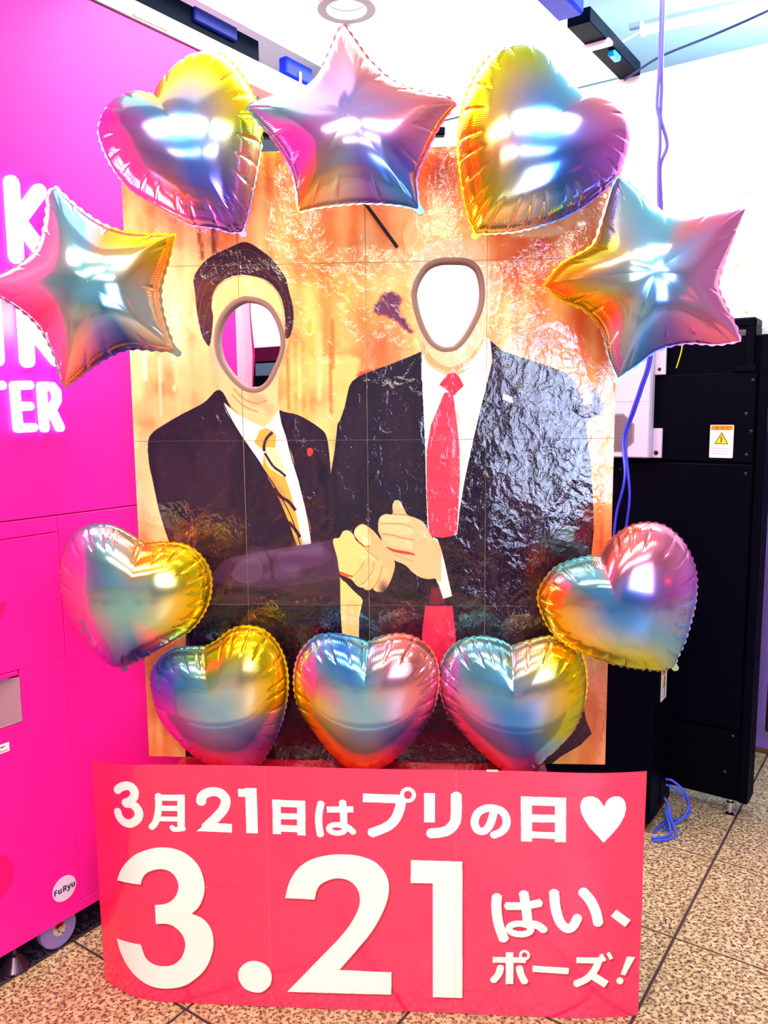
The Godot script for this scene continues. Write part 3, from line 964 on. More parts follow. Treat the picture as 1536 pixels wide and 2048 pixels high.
func poster_texture() -> ImageTexture:
	var wmm := BOARD_RIGHT - BOARD_LEFT
	var hmm := BOARD_TOP - BOARD_LOW
	var k := 1.25
	# the painterly gold room behind the men, at low resolution
	var lw := 236
	var lh := 300
	var low := Image.create(lw, lh, false, Image.FORMAT_RGB8)
	var fold := noise(0.05, FastNoiseLite.TYPE_SIMPLEX_SMOOTH, 3, 2)
	var blot := noise(0.035, FastNoiseLite.TYPE_SIMPLEX, 4, 7)
	var splats := [
		# photo x, y, rx, ry, colour, strength (on the board in mm)
		[-578.0, 1881.0, 85.0, 85.0, srgb(250, 176, 92), 0.70],
		[-493.0, 1575.0, 73.0, 207.0, srgb(255, 214, 140), 0.80],
		[-599.0, 1183.0, 73.0, 146.0, srgb(255, 200, 150), 0.85],
		[-572.0, 637.0, 73.0, 170.0, srgb(222, 88, 28), 0.90],
		[-238.0, 1930.0, 73.0, 73.0, srgb(176, 70, 26), 0.85],
		[-194.0, 1792.0, 48.0, 85.0, srgb(255, 200, 90), 0.60],
		[-86.0, 1790.0, 109.0, 73.0, srgb(236, 124, 58), 0.90],
		[137.0, 1931.0, 85.0, 73.0, srgb(138, 46, 28), 0.90],
		[231.0, 1817.0, 73.0, 48.0, srgb(252, 190, 130), 0.50],
		[-124.0, 1687.0, 85.0, 73.0, srgb(246, 160, 70), 0.70],
		[-174.0, 1582.0, 29.0, 146.0, srgb(255, 236, 120), 0.80],
		[-132.0, 1581.0, 21.0, 134.0, srgb(230, 120, 50), 0.60],
		[-91.0, 1474.0, 36.0, 170.0, srgb(255, 214, 110), 0.70],
		[-53.0, 1592.0, 48.0, 61.0, srgb(255, 180, 90), 0.60],
		[-6.0, 1532.0, 73.0, 73.0, srgb(236, 96, 58), 0.80],
		[394.0, 1768.0, 146.0, 97.0, srgb(226, 92, 46), 0.95],
		[349.0, 1678.0, 109.0, 73.0, srgb(240, 110, 52), 0.90],
		[374.0, 1539.0, 134.0, 61.0, srgb(252, 138, 88), 0.95],
		[501.0, 1606.0, 61.0, 158.0, srgb(226, 76, 34), 0.90],
		[522.0, 1490.0, 36.0, 48.0, srgb(236, 100, 50), 0.80],
		[428.0, 1812.0, 109.0, 31.0, srgb(246, 200, 140), 0.70],
		[537.0, 1373.0, 31.0, 85.0, srgb(255, 206, 128), 0.95],
		[498.0, 1277.0, 48.0, 73.0, srgb(252, 170, 90), 0.80],
		[533.0, 1058.0, 41.0, 134.0, srgb(248, 112, 44), 0.95],
		[535.0, 959.0, 29.0, 146.0, srgb(236, 92, 36), 0.90],
		[532.0, 627.0, 61.0, 183.0, srgb(222, 96, 60), 0.95],
		[-376.0, 1761.0, 73.0, 73.0, srgb(240, 150, 80), 0.60],
		[-411.0, 1797.0, 29.0, 97.0, srgb(140, 90, 50), 0.60],
		[-244.0, 1689.0, 73.0, 195.0, srgb(250, 150, 66), 0.50],
		[-214.0, 1451.0, 29.0, 158.0, srgb(255, 214, 120), 0.70],
		[-348.0, 1876.0, 85.0, 48.0, srgb(214, 96, 44), 0.70],
	]
	for y in lh:
		for x in lw:
			var px := BOARD_LEFT + (x + 0.5) / lw * wmm
			var py := BOARD_TOP - (y + 0.5) / lh * hmm
			var c := srgb(255, 192, 116)
			for s: Array in splats:
				var dx: float = (px - s[0]) / s[2]
				var dy: float = (py - s[1]) / s[3]
				var q := dx * dx + dy * dy
				if q < 5.0:
					c = c.lerp(s[4], s[5] * exp(-q * 1.4))
			var f := fold.get_noise_2d(x * 1.6, y * 0.14)
			var b := blot.get_noise_2d(x, y)
			c = c.lerp(srgb(255, 236, 150), clampf(f * 0.8 + b * 0.4, 0, 0.6)).lerp(srgb(232, 106, 46), clampf(-f * 0.55 - b * 0.5, 0, 0.5))
			low.set_pixel(x, y, c)
	var G := func(p: PackedVector2Array, c: Color) -> void:
		var q := PackedVector2Array()
		for v in closed_line(p, 3):
			q.append(Vector2((v.x - BOARD_LEFT) / wmm * lw, (BOARD_TOP - v.y) / hmm * lh))
		fill(low, q, c)
	# ornaments of the room
	G.call(P([-20, 1617, -4, 1644, 15, 1659, 34, 1652, 48, 1634, 38, 1616, 57, 1588, 75, 1560, 64, 1561, 38, 1584, 15, 1598, -9, 1605]), srgb(110, 60, 90))
	G.call(P([471, 1408, 489, 1420, 512, 1417, 527, 1366, 504, 1357, 482, 1343]), srgb(70, 32, 60))
	G.call(P([478, 1415, 499, 1415, 498, 1390, 481, 1385]), srgb(255, 232, 205))
	G.call(P([-138, 1508, -57, 1502, -62, 1474, -50, 1465, -55, 1446, -141, 1447]), srgb(252, 206, 118))
	G.call(P([-60, 1467, 4, 1478, -10, 1465, -51, 1444]), srgb(214, 70, 40))
	G.call(P([307, 1795, 417, 1801, 416, 1779, 314, 1772]), srgb(246, 200, 140))
	for q: Array in [[P([-200, 1535, -207, 1331]), 7.0, srgb(255, 232, 130)], [P([-177, 1594, -184, 1355]), 6.0, srgb(250, 190, 90)], [P([-151, 1570, -154, 1403]), 5.0, srgb(255, 240, 150)], [P([-121, 1593, -127, 1367]), 6.0, srgb(226, 120, 50)], [P([-230, 1595, -231, 1380]), 6.0, srgb(240, 140, 60)], [P([-76, 1686, -89, 1616]), 10.0, srgb(255, 200, 90)], [P([-136, 1687, -88, 1704]), 6.0, srgb(255, 196, 84)], [P([-125, 1652, -71, 1669]), 6.0, srgb(250, 170, 70)], [P([-495, 1694, -513, 1431]), 5.0, srgb(255, 226, 150)], [P([-546, 1528, -550, 1370]), 6.0, srgb(255, 214, 150)], [P([-584, 1648, -587, 1456]), 7.0, srgb(255, 226, 176)], [P([532, 1096, 531, 833]), 4.0, srgb(206, 74, 30)], [P([553, 1096, 552, 846]), 3.0, srgb(255, 140, 66)], [P([-440, 1844, -432, 1739]), 9.0, srgb(150, 84, 50)], [P([-404, 1831, -401, 1750]), 7.0, srgb(120, 66, 44)], [P([-380, 1819, -382, 1785]), 8.0, srgb(250, 160, 90)]]:
		var ray := PackedVector2Array()
		for v: Vector2 in q[0]:
			ray.append(Vector2((v.x - BOARD_LEFT) / wmm * lw, (BOARD_TOP - v.y) / hmm * lh))
		stroke(low, ray, float(q[1]) * 0.22, q[2])
	low.resize(170, 216, Image.INTERPOLATE_BILINEAR)
	low.resize(int(wmm * k), int(hmm * k), Image.INTERPOLATE_CUBIC)
	var im := low
	var off := Vector2(-BOARD_LEFT, -BOARD_TOP)
	var F := func(p: PackedVector2Array, c: Color, smooth := true) -> void:
		var q := PackedVector2Array()
		for v in (closed_line(p, 5) if smooth else p):
			q.append(Vector2((v.x - BOARD_LEFT) * k, (BOARD_TOP - v.y) * k))
		fill(im, q, c)
	var L := func(p: PackedVector2Array, w: float, c: Color) -> void:
		var q := PackedVector2Array()
		for v in smooth_line(p, 6):
			q.append(Vector2((v.x - BOARD_LEFT) * k, (BOARD_TOP - v.y) * k))
		stroke(im, q, w * k, c)
	var suit := srgb(44, 17, 36)
	var suit2 := srgb(36, 16, 34)
	var skin := srgb(255, 204, 138)
	var shirt := srgb(255, 246, 226)
	# ---- the man on the right
	F.call(P([71, 1724, 60, 1755, 58, 1787, 69, 1820, 104, 1839, 150, 1847, 195, 1834, 227, 1814, 246, 1778, 251, 1738, 256, 1711, 276, 1709, 286, 1684, 281, 1639, 272, 1605, 255, 1594, 250, 1553, 211, 1492, 173, 1471, 150, 1467, 117, 1489, 94, 1533, 75, 1615, 70, 1674]), srgb(255, 214, 168))
	F.call(P([58, 1755, 51, 1787, 67, 1822, 104, 1841, 150, 1848, 197, 1837, 229, 1816, 249, 1778, 253, 1729, 241, 1734, 227, 1767, 186, 1779, 140, 1774, 99, 1761, 81, 1733]), srgb(255, 208, 138))
	F.call(P([95, 1799, 131, 1820, 177, 1815, 205, 1792, 173, 1789, 131, 1783]), srgb(255, 226, 150))
	for q: PackedVector2Array in [P([58, 1773, 76, 1813, 113, 1834, 159, 1841]), P([71, 1751, 95, 1790, 140, 1816, 195, 1819]), P([113, 1812, 168, 1831, 218, 1812]), P([177, 1837, 223, 1814, 246, 1774]), P([204, 1801, 237, 1774, 249, 1734])]:
		L.call(q, 2.0, srgb(255, 230, 164))
	F.call(P([255, 1702, 271, 1704, 281, 1684, 277, 1644, 268, 1612, 257, 1608]), srgb(250, 186, 130))
	F.call(P([94, 1542, 117, 1505, 150, 1481, 178, 1483, 211, 1504, 238, 1540, 247, 1553, 224, 1508, 187, 1472, 150, 1465, 112, 1484]), srgb(246, 172, 116))
	F.call(P([94, 1517, 98, 1501, 113, 1486, 150, 1467, 174, 1467, 206, 1485, 233, 1518, 247, 1549, 259, 1540, 260, 1471, 246, 1376, 229, 1292, 211, 1206, 193, 1064, 96, 1064, 92, 1280, 90, 1401]), shirt, false)
	F.call(P([94, 1517, 66, 1505, 32, 1492, 0, 1481, -33, 1469, -58, 1459, -74, 1448, -82, 1435, -87, 1415, -94, 1385, -103, 1360, -112, 1344, -120, 1281, -132, 1216, -140, 1145, -130, 1059, -117, 969, -99, 950, -79, 930, -55, 905, -65, 860, -69, 776, -104, 644, -107, 464, 411, 475, 478, 534, 498, 653, 486, 756, 472, 807, 497, 934, 507, 1021, 512, 1083, 508, 1157, 501, 1242, 494, 1290, 487, 1338, 479, 1376, 472, 1403, 466, 1423, 458, 1440, 445, 1454, 429, 1465, 390, 1480, 352, 1493, 287, 1515, 257, 1540, 263, 1494, 232, 1364, 218, 1304, 198, 1207, 186, 1133, 180, 1073, 145, 1066, 108, 1073, 104, 1182, 102, 1280, 97, 1401, 93, 1449]), suit2, false)
	F.call(P([103, 1489, 127, 1472, 150, 1460, 169, 1458, 187, 1462, 215, 1480, 187, 1472, 150, 1467, 117, 1484]), srgb(230, 190, 150))
	F.call(P([157, 1463, 173, 1466, 184, 1455, 195, 1434, 178, 1418, 173, 1411, 155, 1423, 136, 1437]), srgb(228, 52, 72), false)
	F.call(P([148, 1417, 169, 1422, 179, 1340, 185, 1280, 186, 1200, 179, 1071, 145, 1064, 111, 1068, 105, 1182, 105, 1274, 116, 1341]), srgb(238, 60, 84), false)
	F.call(P([101, 891, 169, 892, 177, 817, 183, 740, 90, 739, 94, 829]), srgb(226, 44, 78), false)
	F.call(P([116, 938, 143, 938, 151, 895, 111, 895]), srgb(110, 24, 50), false)
	F.call(P([290, 1415, 314, 1405, 312, 1391, 287, 1401]), srgb(248, 226, 214), false)
	L.call(P([258, 1447, 249, 1328, 223, 1182, 200, 1058]), 5.0, srgb(20, 8, 24))
	L.call(P([93, 1449, 97, 1329, 101, 1207, 104, 1083]), 4.0, srgb(22, 9, 24))
	F.call(P([448, 781, 494, 653, 504, 601, 519, 565, 491, 534, 441, 502, 391, 501]), srgb(58, 18, 48), false)
	# ---- the man on the left
	F.call(P([-395, 1688, -415, 1660, -430, 1632, -432, 1575, -419, 1539, -412, 1517, -403, 1474, -400, 1434, -379, 1398, -347, 1364, -314, 1350, -292, 1342, -272, 1364, -259, 1393, -255, 1454, -241, 1501, -227, 1554, -233, 1629, -260, 1689, -300, 1703, -354, 1704]), skin)
	F.call(P([-415, 1646, -395, 1684, -362, 1697, -300, 1696, -264, 1678, -243, 1636, -248, 1608, -283, 1636, -338, 1651, -379, 1631, -402, 1589]), srgb(255, 222, 140))
	F.call(P([-456, 1692, -447, 1713, -426, 1737, -397, 1754, -367, 1766, -334, 1779, -316, 1776, -294, 1763, -266, 1741, -245, 1716, -231, 1692, -223, 1660, -215, 1625, -215, 1589, -223, 1558, -236, 1554, -235, 1600, -243, 1646, -261, 1675, -282, 1691, -304, 1698, -336, 1703, -366, 1698, -392, 1684, -407, 1660, -414, 1631, -411, 1603, -419, 1546, -426, 1537, -442, 1568, -451, 1625, -453, 1660]), srgb(62, 30, 42))
	for q: PackedVector2Array in [P([-451, 1632, -443, 1674, -420, 1709, -383, 1736]), P([-447, 1589, -439, 1646, -414, 1688, -369, 1719]), P([-437, 1554, -431, 1603, -419, 1639]), P([-391, 1691, -362, 1708, -318, 1714]), P([-367, 1750, -323, 1763, -288, 1741]), P([-354, 1729, -310, 1735, -267, 1706]), P([-281, 1713, -249, 1681, -233, 1629]), P([-260, 1699, -232, 1657, -222, 1600]), P([-328, 1721, -289, 1714, -260, 1689])]:
		L.call(q, 2.2, srgb(92, 54, 62))
	for q: PackedVector2Array in [P([-415, 1646, -395, 1681, -362, 1696]), P([-409, 1660, -384, 1687, -340, 1701]), P([-296, 1696, -268, 1680, -250, 1657]), P([-282, 1689, -254, 1664, -240, 1622])]:
		L.call(q, 1.6, srgb(190, 130, 100))
	F.call(P([-419, 1543, -405, 1503, -400, 1438, -404, 1434, -414, 1474, -423, 1517]), srgb(250, 190, 140))
	L.call(P([-367, 1434, -342, 1408, -312, 1397, -283, 1404]), 5.0, srgb(240, 160, 100))
	L.call(P([-371, 1419, -342, 1390, -306, 1375]), 4.0, srgb(238, 156, 100))
	F.call(P([-400, 1430, -441, 1400, -499, 1371, -541, 1348, -572, 1328, -586, 1304, -586, 1252, -579, 1209, -566, 1133, -553, 1083, -536, 1019, -531, 941, -524, 850, -345, 786, -102, 789, -118, 866, -109, 893, -126, 1059, -134, 1145, -131, 1216, -133, 1267, -139, 1313, -155, 1335, -203, 1365, -241, 1375, -255, 1377, -259, 1343, -231, 1245, -190, 1121, -184, 1045, -211, 1032, -258, 1171, -305, 1282, -365, 1369]), suit)
	F.call(P([-507, 896, -100, 899, -104, 789, -100, 464, -526, 456]), srgb(18, 8, 26), false)
	F.call(P([-402, 1421, -392, 1400, -360, 1372, -331, 1355, -295, 1339, -275, 1354, -256, 1382, -250, 1346, -238, 1310, -224, 1263, -210, 1199, -196, 1139, -187, 1087, -183, 1046, -209, 1037, -219, 1087, -242, 1148, -275, 1199, -308, 1255, -337, 1298, -366, 1340, -386, 1376]), shirt, false)
	F.call(P([-319, 1300, -305, 1331, -289, 1337, -272, 1328, -264, 1317, -266, 1300, -268, 1285, -257, 1256, -244, 1215, -232, 1176, -218, 1121, -211, 1083, -204, 1045, -218, 1042, -228, 1072, -236, 1099, -255, 1147, -274, 1189, -301, 1241, -295, 1280]), srgb(252, 176, 66), false)
	F.call(P([-295, 1285, -265, 1285, -252, 1254, -244, 1217, -266, 1226, -288, 1244]), srgb(255, 232, 170))
	var stripe := srgb(62, 22, 52)
	L.call(P([-273, 1326, -288, 1311, -295, 1293, -295, 1280]), 7.0, stripe)
	L.call(P([-294, 1275, -274, 1243, -255, 1228, -243, 1217]), 6.0, stripe)
	L.call(P([-273, 1188, -257, 1167, -237, 1154, -220, 1132]), 8.0, stripe)
	L.call(P([-239, 1104, -223, 1085, -210, 1065]), 8.0, stripe)
	L.call(P([-402, 1421, -374, 1357, -325, 1276, -275, 1199, -234, 1122, -209, 1043]), 2.5, srgb(26, 9, 22))
	L.call(P([-249, 1369, -230, 1276, -206, 1190, -190, 1113, -181, 1048]), 2.5, srgb(26, 9, 22))
	L.call(P([-362, 1178, -320, 1139, -278, 1096]), 1.5, srgb(24, 9, 20))
	F.call(P([-188, 1284, -178, 1287, -173, 1277, -179, 1267, -187, 1269]), srgb(200, 60, 40))
	# the sleeve reaching across
	F.call(P([-440, 968, -403, 1008, -367, 1017, -297, 1030, -235, 1041, -170, 1050, -127, 1059, -116, 1022, -113, 982, -109, 895, -195, 893, -327, 893, -442, 892]), srgb(70, 40, 66), false)
	F.call(P([-368, 999, -324, 1012, -307, 990, -316, 955, -352, 946, -387, 964]), srgb(92, 60, 90))
	F.call(P([-271, 1021, -214, 1032, -149, 1041, -136, 1009, -193, 986, -254, 977]), srgb(86, 48, 88))
	F.call(P([-441, 945, -370, 937, -282, 937, -194, 947, -111, 956, -109, 895, -327, 893, -442, 892]), srgb(54, 28, 46))
	L.call(P([-297, 1030, -285, 999, -281, 960]), 9.0, srgb(44, 20, 42))
	for q: Array in [[940, 1285], [985, 1277], [1035, 1270], [1080, 1262]]:
		pass
	for q in P([-221, 900, -201, 904, -179, 907, -160, 911]):
		F.call(disc(q, 4.5, 4.5, 12), srgb(120, 80, 84))
	# gold gap between the men, below the hands
	F.call(P([-112, 956, -99, 952, -79, 930, -58, 911, -57, 898, -65, 860, -68, 750, -102, 749, -109, 825, -112, 886]), srgb(255, 216, 128), false)
	# ---- hands
	F.call(P([121, 1066, 132, 1060, 141, 1035, 149, 1003, 168, 917, 146, 910, 137, 939, 128, 960, 140, 952]), shirt, false)
	F.call(P([-75, 1073, -71, 1088, -56, 1098, -40, 1092, -21, 1075, -4, 1052, 12, 1028, 26, 1001, 21, 971, 10, 945, -1, 929, -12, 927, -35, 949, -51, 992, -51, 1047, -67, 1060]), srgb(255, 188, 128))
	F.call(P([-128, 1057, -112, 1064, -103, 1079, -90, 1082, -78, 1073, -70, 1058, -55, 1043, -45, 1035, -30, 1022, -17, 1011, -9, 1007, -5, 992, -18, 975, -35, 951, -54, 938, -69, 942, -82, 957, -96, 964, -109, 970, -114, 983, -118, 1013]), srgb(255, 216, 130))
	for q: Array in [[P([-51, 1007, -34, 1010, -26, 1000, -30, 979, -48, 953, -65, 942, -77, 957, -64, 979]), 0], [P([-26, 1007, -11, 1007, -4, 994, -9, 975, -18, 951, -37, 931, -54, 938, -37, 957]), 0], [P([-5, 989, 8, 985, 12, 970, 7, 953, -10, 927, -29, 934, -16, 953]), 0]]:
		F.call(q[0], srgb(255, 200, 132))
	for q: PackedVector2Array in [P([-30, 979, -48, 953, -65, 942]), P([-9, 975, -18, 952, -35, 933]), P([-26, 1003, -28, 981]), P([-6, 992, -9, 973]), P([-47, 1035, -30, 1020, -13, 1007]), P([-84, 961, -66, 979, -51, 1002])]:
		L.call(q, 1.8, srgb(226, 120, 70))
	F.call(P([-74, 1073, -67, 1088, -52, 1096, -42, 1088, -36, 1069, -35, 1047, -44, 1041, -53, 1047, -65, 1058]), srgb(255, 220, 150))
	F.call(P([-55, 1064, -42, 1064, -36, 1052, -44, 1042, -53, 1047]), srgb(255, 236, 168))
	L.call(P([-65, 1056, -51, 1042, -36, 1043]), 2.5, srgb(206, 96, 50))
	F.call(P([-113, 979, -94, 972, -77, 966, -94, 964, -109, 969]), srgb(220, 90, 50))
	F.call(P([-15, 1092, -13, 1109, -6, 1119, 5, 1123, 21, 1123, 21, 1140, 25, 1154, 33, 1158, 41, 1153, 49, 1138, 58, 1121, 76, 1114, 94, 1105, 107, 1086, 119, 1065, 136, 1048, 141, 1022, 141, 992, 140, 953, 126, 961, 109, 960, 90, 964, 71, 976, 54, 993, 39, 1001, 25, 1007, 14, 1020, 4, 1037, -5, 1052, -8, 1065, -14, 1079]), srgb(255, 192, 138))
	F.call(P([-8, 1115, 21, 1122, 55, 1117, 67, 1105, 34, 1103, -4, 1103]), srgb(255, 210, 150))
	F.call(P([-10, 1094, 21, 1096, 63, 1090, 67, 1071, 25, 1073, -4, 1081]), srgb(255, 206, 148))
	F.call(P([0, 1064, 29, 1062, 67, 1056, 67, 1037, 29, 1043, 4, 1052]), srgb(255, 204, 146))
	F.call(P([4, 1042, 25, 1035, 67, 1027, 75, 1020, 38, 1025, 17, 1031]), srgb(206, 66, 60))
	L.call(P([-8, 1099, 21, 1099, 51, 1097, 67, 1089]), 2.0, srgb(232, 130, 84))
	L.call(P([-7, 1074, 21, 1070, 50, 1062, 75, 1058]), 2.2, srgb(226, 120, 78))
	L.call(P([17, 1030, 33, 1018, 71, 1005]), 1.6, srgb(238, 140, 90))
	L.call(P([22, 1123, 40, 1122, 58, 1120]), 2.0, srgb(224, 116, 74))
	# soft tonal folds of cloth over the flat shapes
	var soft := Image.create(lw, lh, false, Image.FORMAT_RGBA8)
	soft.fill(Color(0.5, 0.25, 0.4, 0))
	for q: Array in [[P([-531, 1284, -524, 1159, -502, 1070]), 72, Color(0.28, 0.16, 0.23, 0.35)], [P([-404, 1332, -435, 1158, -375, 1057]), 84, Color(0.33, 0.20, 0.26, 0.30)], [P([-282, 1208, -260, 1108]), 36, Color(0.25, 0.13, 0.20, 0.30)], [P([-377, 1006, -262, 1026, -148, 1039]), 31, Color(0.51, 0.39, 0.55, 0.40)], [P([-314, 968, -212, 981]), 28, Color(0.51, 0.38, 0.51, 0.30)], [P([-418, 929, -214, 911, -125, 911]), 26, Color(0.08, 0.02, 0.06, 0.50)], [P([-156, 1282, -146, 1158, -150, 1070]), 24, Color(0.09, 0.03, 0.10, 0.50)], [P([-56, 1402, -82, 1281, -96, 1158]), 43, Color(0.27, 0.14, 0.24, 0.30)], [P([17, 1426, 41, 1329, 40, 1207]), 52, Color(0.25, 0.12, 0.21, 0.30)], [P([281, 1470, 353, 1398, 391, 1279]), 72, Color(0.24, 0.12, 0.27, 0.35)], [P([296, 1218, 358, 1108, 395, 1009]), 72, Color(0.26, 0.13, 0.24, 0.35)], [P([438, 1326, 464, 1206, 455, 1059]), 36, Color(0.08, 0.02, 0.10, 0.50)], [P([236, 1058, 286, 933, 385, 870]), 60, Color(0.24, 0.11, 0.20, 0.30)], [P([163, 1033, 188, 958]), 28, Color(0.08, 0.03, 0.09, 0.50)], [P([-530, 1159, -515, 1070]), 28, Color(0.08, 0.02, 0.07, 0.50)], [P([-356, 1644, -378, 1538, -362, 1454]), 19, Color(0.94, 0.59, 0.35, 0.40)], [P([-247, 1595, -249, 1452]), 16, Color(0.94, 0.59, 0.35, 0.40)], [P([-326, 1417, -277, 1386]), 16, Color(0.93, 0.59, 0.39, 0.50)], [P([88, 1590, 114, 1531]), 14, Color(0.97, 0.71, 0.51, 0.40)], [P([-88, 892, -82, 815]), 19, Color(0.98, 0.75, 0.39, 0.40)], [P([121, 1341, 123, 1108]), 12, Color(0.78, 0.14, 0.26, 0.40)], [P([168, 1376, 177, 1157]), 12, Color(1.00, 0.43, 0.47, 0.40)], [P([-343, 852, -190, 853]), 48, Color(0.12, 0.05, 0.09, 0.40)], [P([-12, 931, 113, 906]), 36, Color(0.05, 0.02, 0.09, 0.60)]]:
		var pts := PackedVector2Array()
		for v in smooth_line(q[0], 5):
			pts.append(Vector2((v.x - BOARD_LEFT) / wmm * lw, (BOARD_TOP - v.y) / hmm * lh))
		stroke(soft, pts, float(q[1]) * lw / wmm, q[2])
	soft.resize(60, 76, Image.INTERPOLATE_BILINEAR)
	soft.resize(im.get_width(), im.get_height(), Image.INTERPOLATE_CUBIC)
	im.convert(Image.FORMAT_RGBA8)
	im.blend_rect(soft, Rect2i(0, 0, im.get_width(), im.get_height()), Vector2i.ZERO)
	im.convert(Image.FORMAT_RGB8)
	return ImageTexture.create_from_image(im)


# ------------------------------------------------------------------ the red date sign
func sign_at(u: float, v: float, out := 0.0) -> Vector3:
	var ax := Vector3(0.9978, 0, 0.0664)
	var nn := Vector3(-0.0664, 0, 0.9978)
	var x := (u - 170.0) / 1000.0
	var top := 0.589 - 0.024 * pow(maxf(0.0, -x) / 0.170, 1.3)
	var p := Vector3(-0.526, top * (1.0 - v / 595.0), -1.732)
	var back := 0.0
	if u < 170.0:
		back = 2.3 * x * x
	elif u > 1071.0:
		back = 0.55 * pow((u - 1071.0) / 1000.0, 2)
	var wave := 0.0025 * sin(u * 0.011 + 0.6) * (1.0 - v / 594.0) + 0.0012 * sin(v * 0.02 + u * 0.006)
	return p + ax * (x * 1.018 - 0.06 * maxf(0.0, x - 0.901)) + nn * (wave - back + out)


func build_sign() -> void:
	var t := thing("date_sign", "red laminated sign reading 3.21 in big white digits on the floor before the board", "sign")
	var look := wrinkled(sign_texture(), 0.007, 0.25, 11, 0.10)
	var us: Array[float] = [0, 420, 840, 1260]
	var vs: Array[float] = [0, 297, 594]
	for i in 3:
		for j in 2:
			var st := start()
			patch(st, us[i] + 0.25, us[i + 1] - 0.25, vs[j] + 0.25, vs[j + 1] - 0.25, 0.0026, 0.0016)
			put("laminated_sheet", st, look, t)
	var st2 := start()
	patch(st2, 2, 1258, 2, 592, 0.0014, 0.0004)
	put("paper_backing", st2, M.foam, t)
	st2 = start()
	var a := sign_at(172, 0)
	var b := sign_at(1070, 0)
	var dir := (b - a).normalized()
	box(st2, Vector3(0, 0.0, -0.014), Vector3((b - a).length(), 0.575, -0.004), 0.001, Transform3D(Basis(dir, Vector3.UP, dir.cross(Vector3.UP)), Vector3(a.x, 0, a.z)))
	put("stiff_board", st2, M.foam, t)
	st2 = start()
	for q: Array in [[905, -2, 930, 3]]:
		patch(st2, q[0], q[2], q[1], q[3], 0.0036, 0.0028)
	put("tape", st2, mat(Color(0.95, 0.75, 0.65), 0.3), t)


func patch(st: SurfaceTool, u0: float, u1: float, v0: float, v1: float, front: float, back: float) -> void:
	var nu := 40
	var nv := 16
	for side in 2:
		for i in nu:
			for j in nv:
				var q: Array[Vector2] = []
				for f: Array in [[i, j], [i + 1, j], [i + 1, j + 1], [i, j + 1]]:
					q.append(Vector2(lerpf(u0, u1, float(f[0]) / nu), lerpf(v0, v1, float(f[1]) / nv)))
				for k: int in ([0, 1, 2, 0, 2, 3] if side == 0 else [0, 2, 1, 0, 3, 2]):
					var w := q[k]
					var d := front if side == 0 else back
					var n := (sign_at(w.x, w.y + 2) - sign_at(w.x, w.y - 2)).cross(sign_at(w.x + 2, w.y) - sign_at(w.x - 2, w.y)).normalized()
					st.set_normal(n if side == 0 else -n)
					st.set_uv(Vector2(w.x / 1260.0, w.y / 594.0))
					st.add_vertex(sign_at(w.x, w.y, d))
	# thin edges
	var ring: Array[Vector2] = []
	for i in nu:
		ring.append(Vector2(lerpf(u0, u1, float(i) / nu), v0))
	for j in nv:
		ring.append(Vector2(u1, lerpf(v0, v1, float(j) / nv)))
	for i in nu:
		ring.append(Vector2(lerpf(u1, u0, float(i) / nu), v1))
	for j in nv:
		ring.append(Vector2(u0, lerpf(v1, v0, float(j) / nv)))
	var mid := sign_at((u0 + u1) / 2, (v0 + v1) / 2)
	for i in ring.size():
		var a := ring[i]
		var b := ring[(i + 1) % ring.size()]
		st.set_uv(Vector2(a.x / 1260.0, a.y / 594.0))
		quad(st, sign_at(a.x, a.y, back), sign_at(b.x, b.y, back), sign_at(b.x, b.y, front), sign_at(a.x, a.y, front), sign_at(a.x, a.y) - mid)


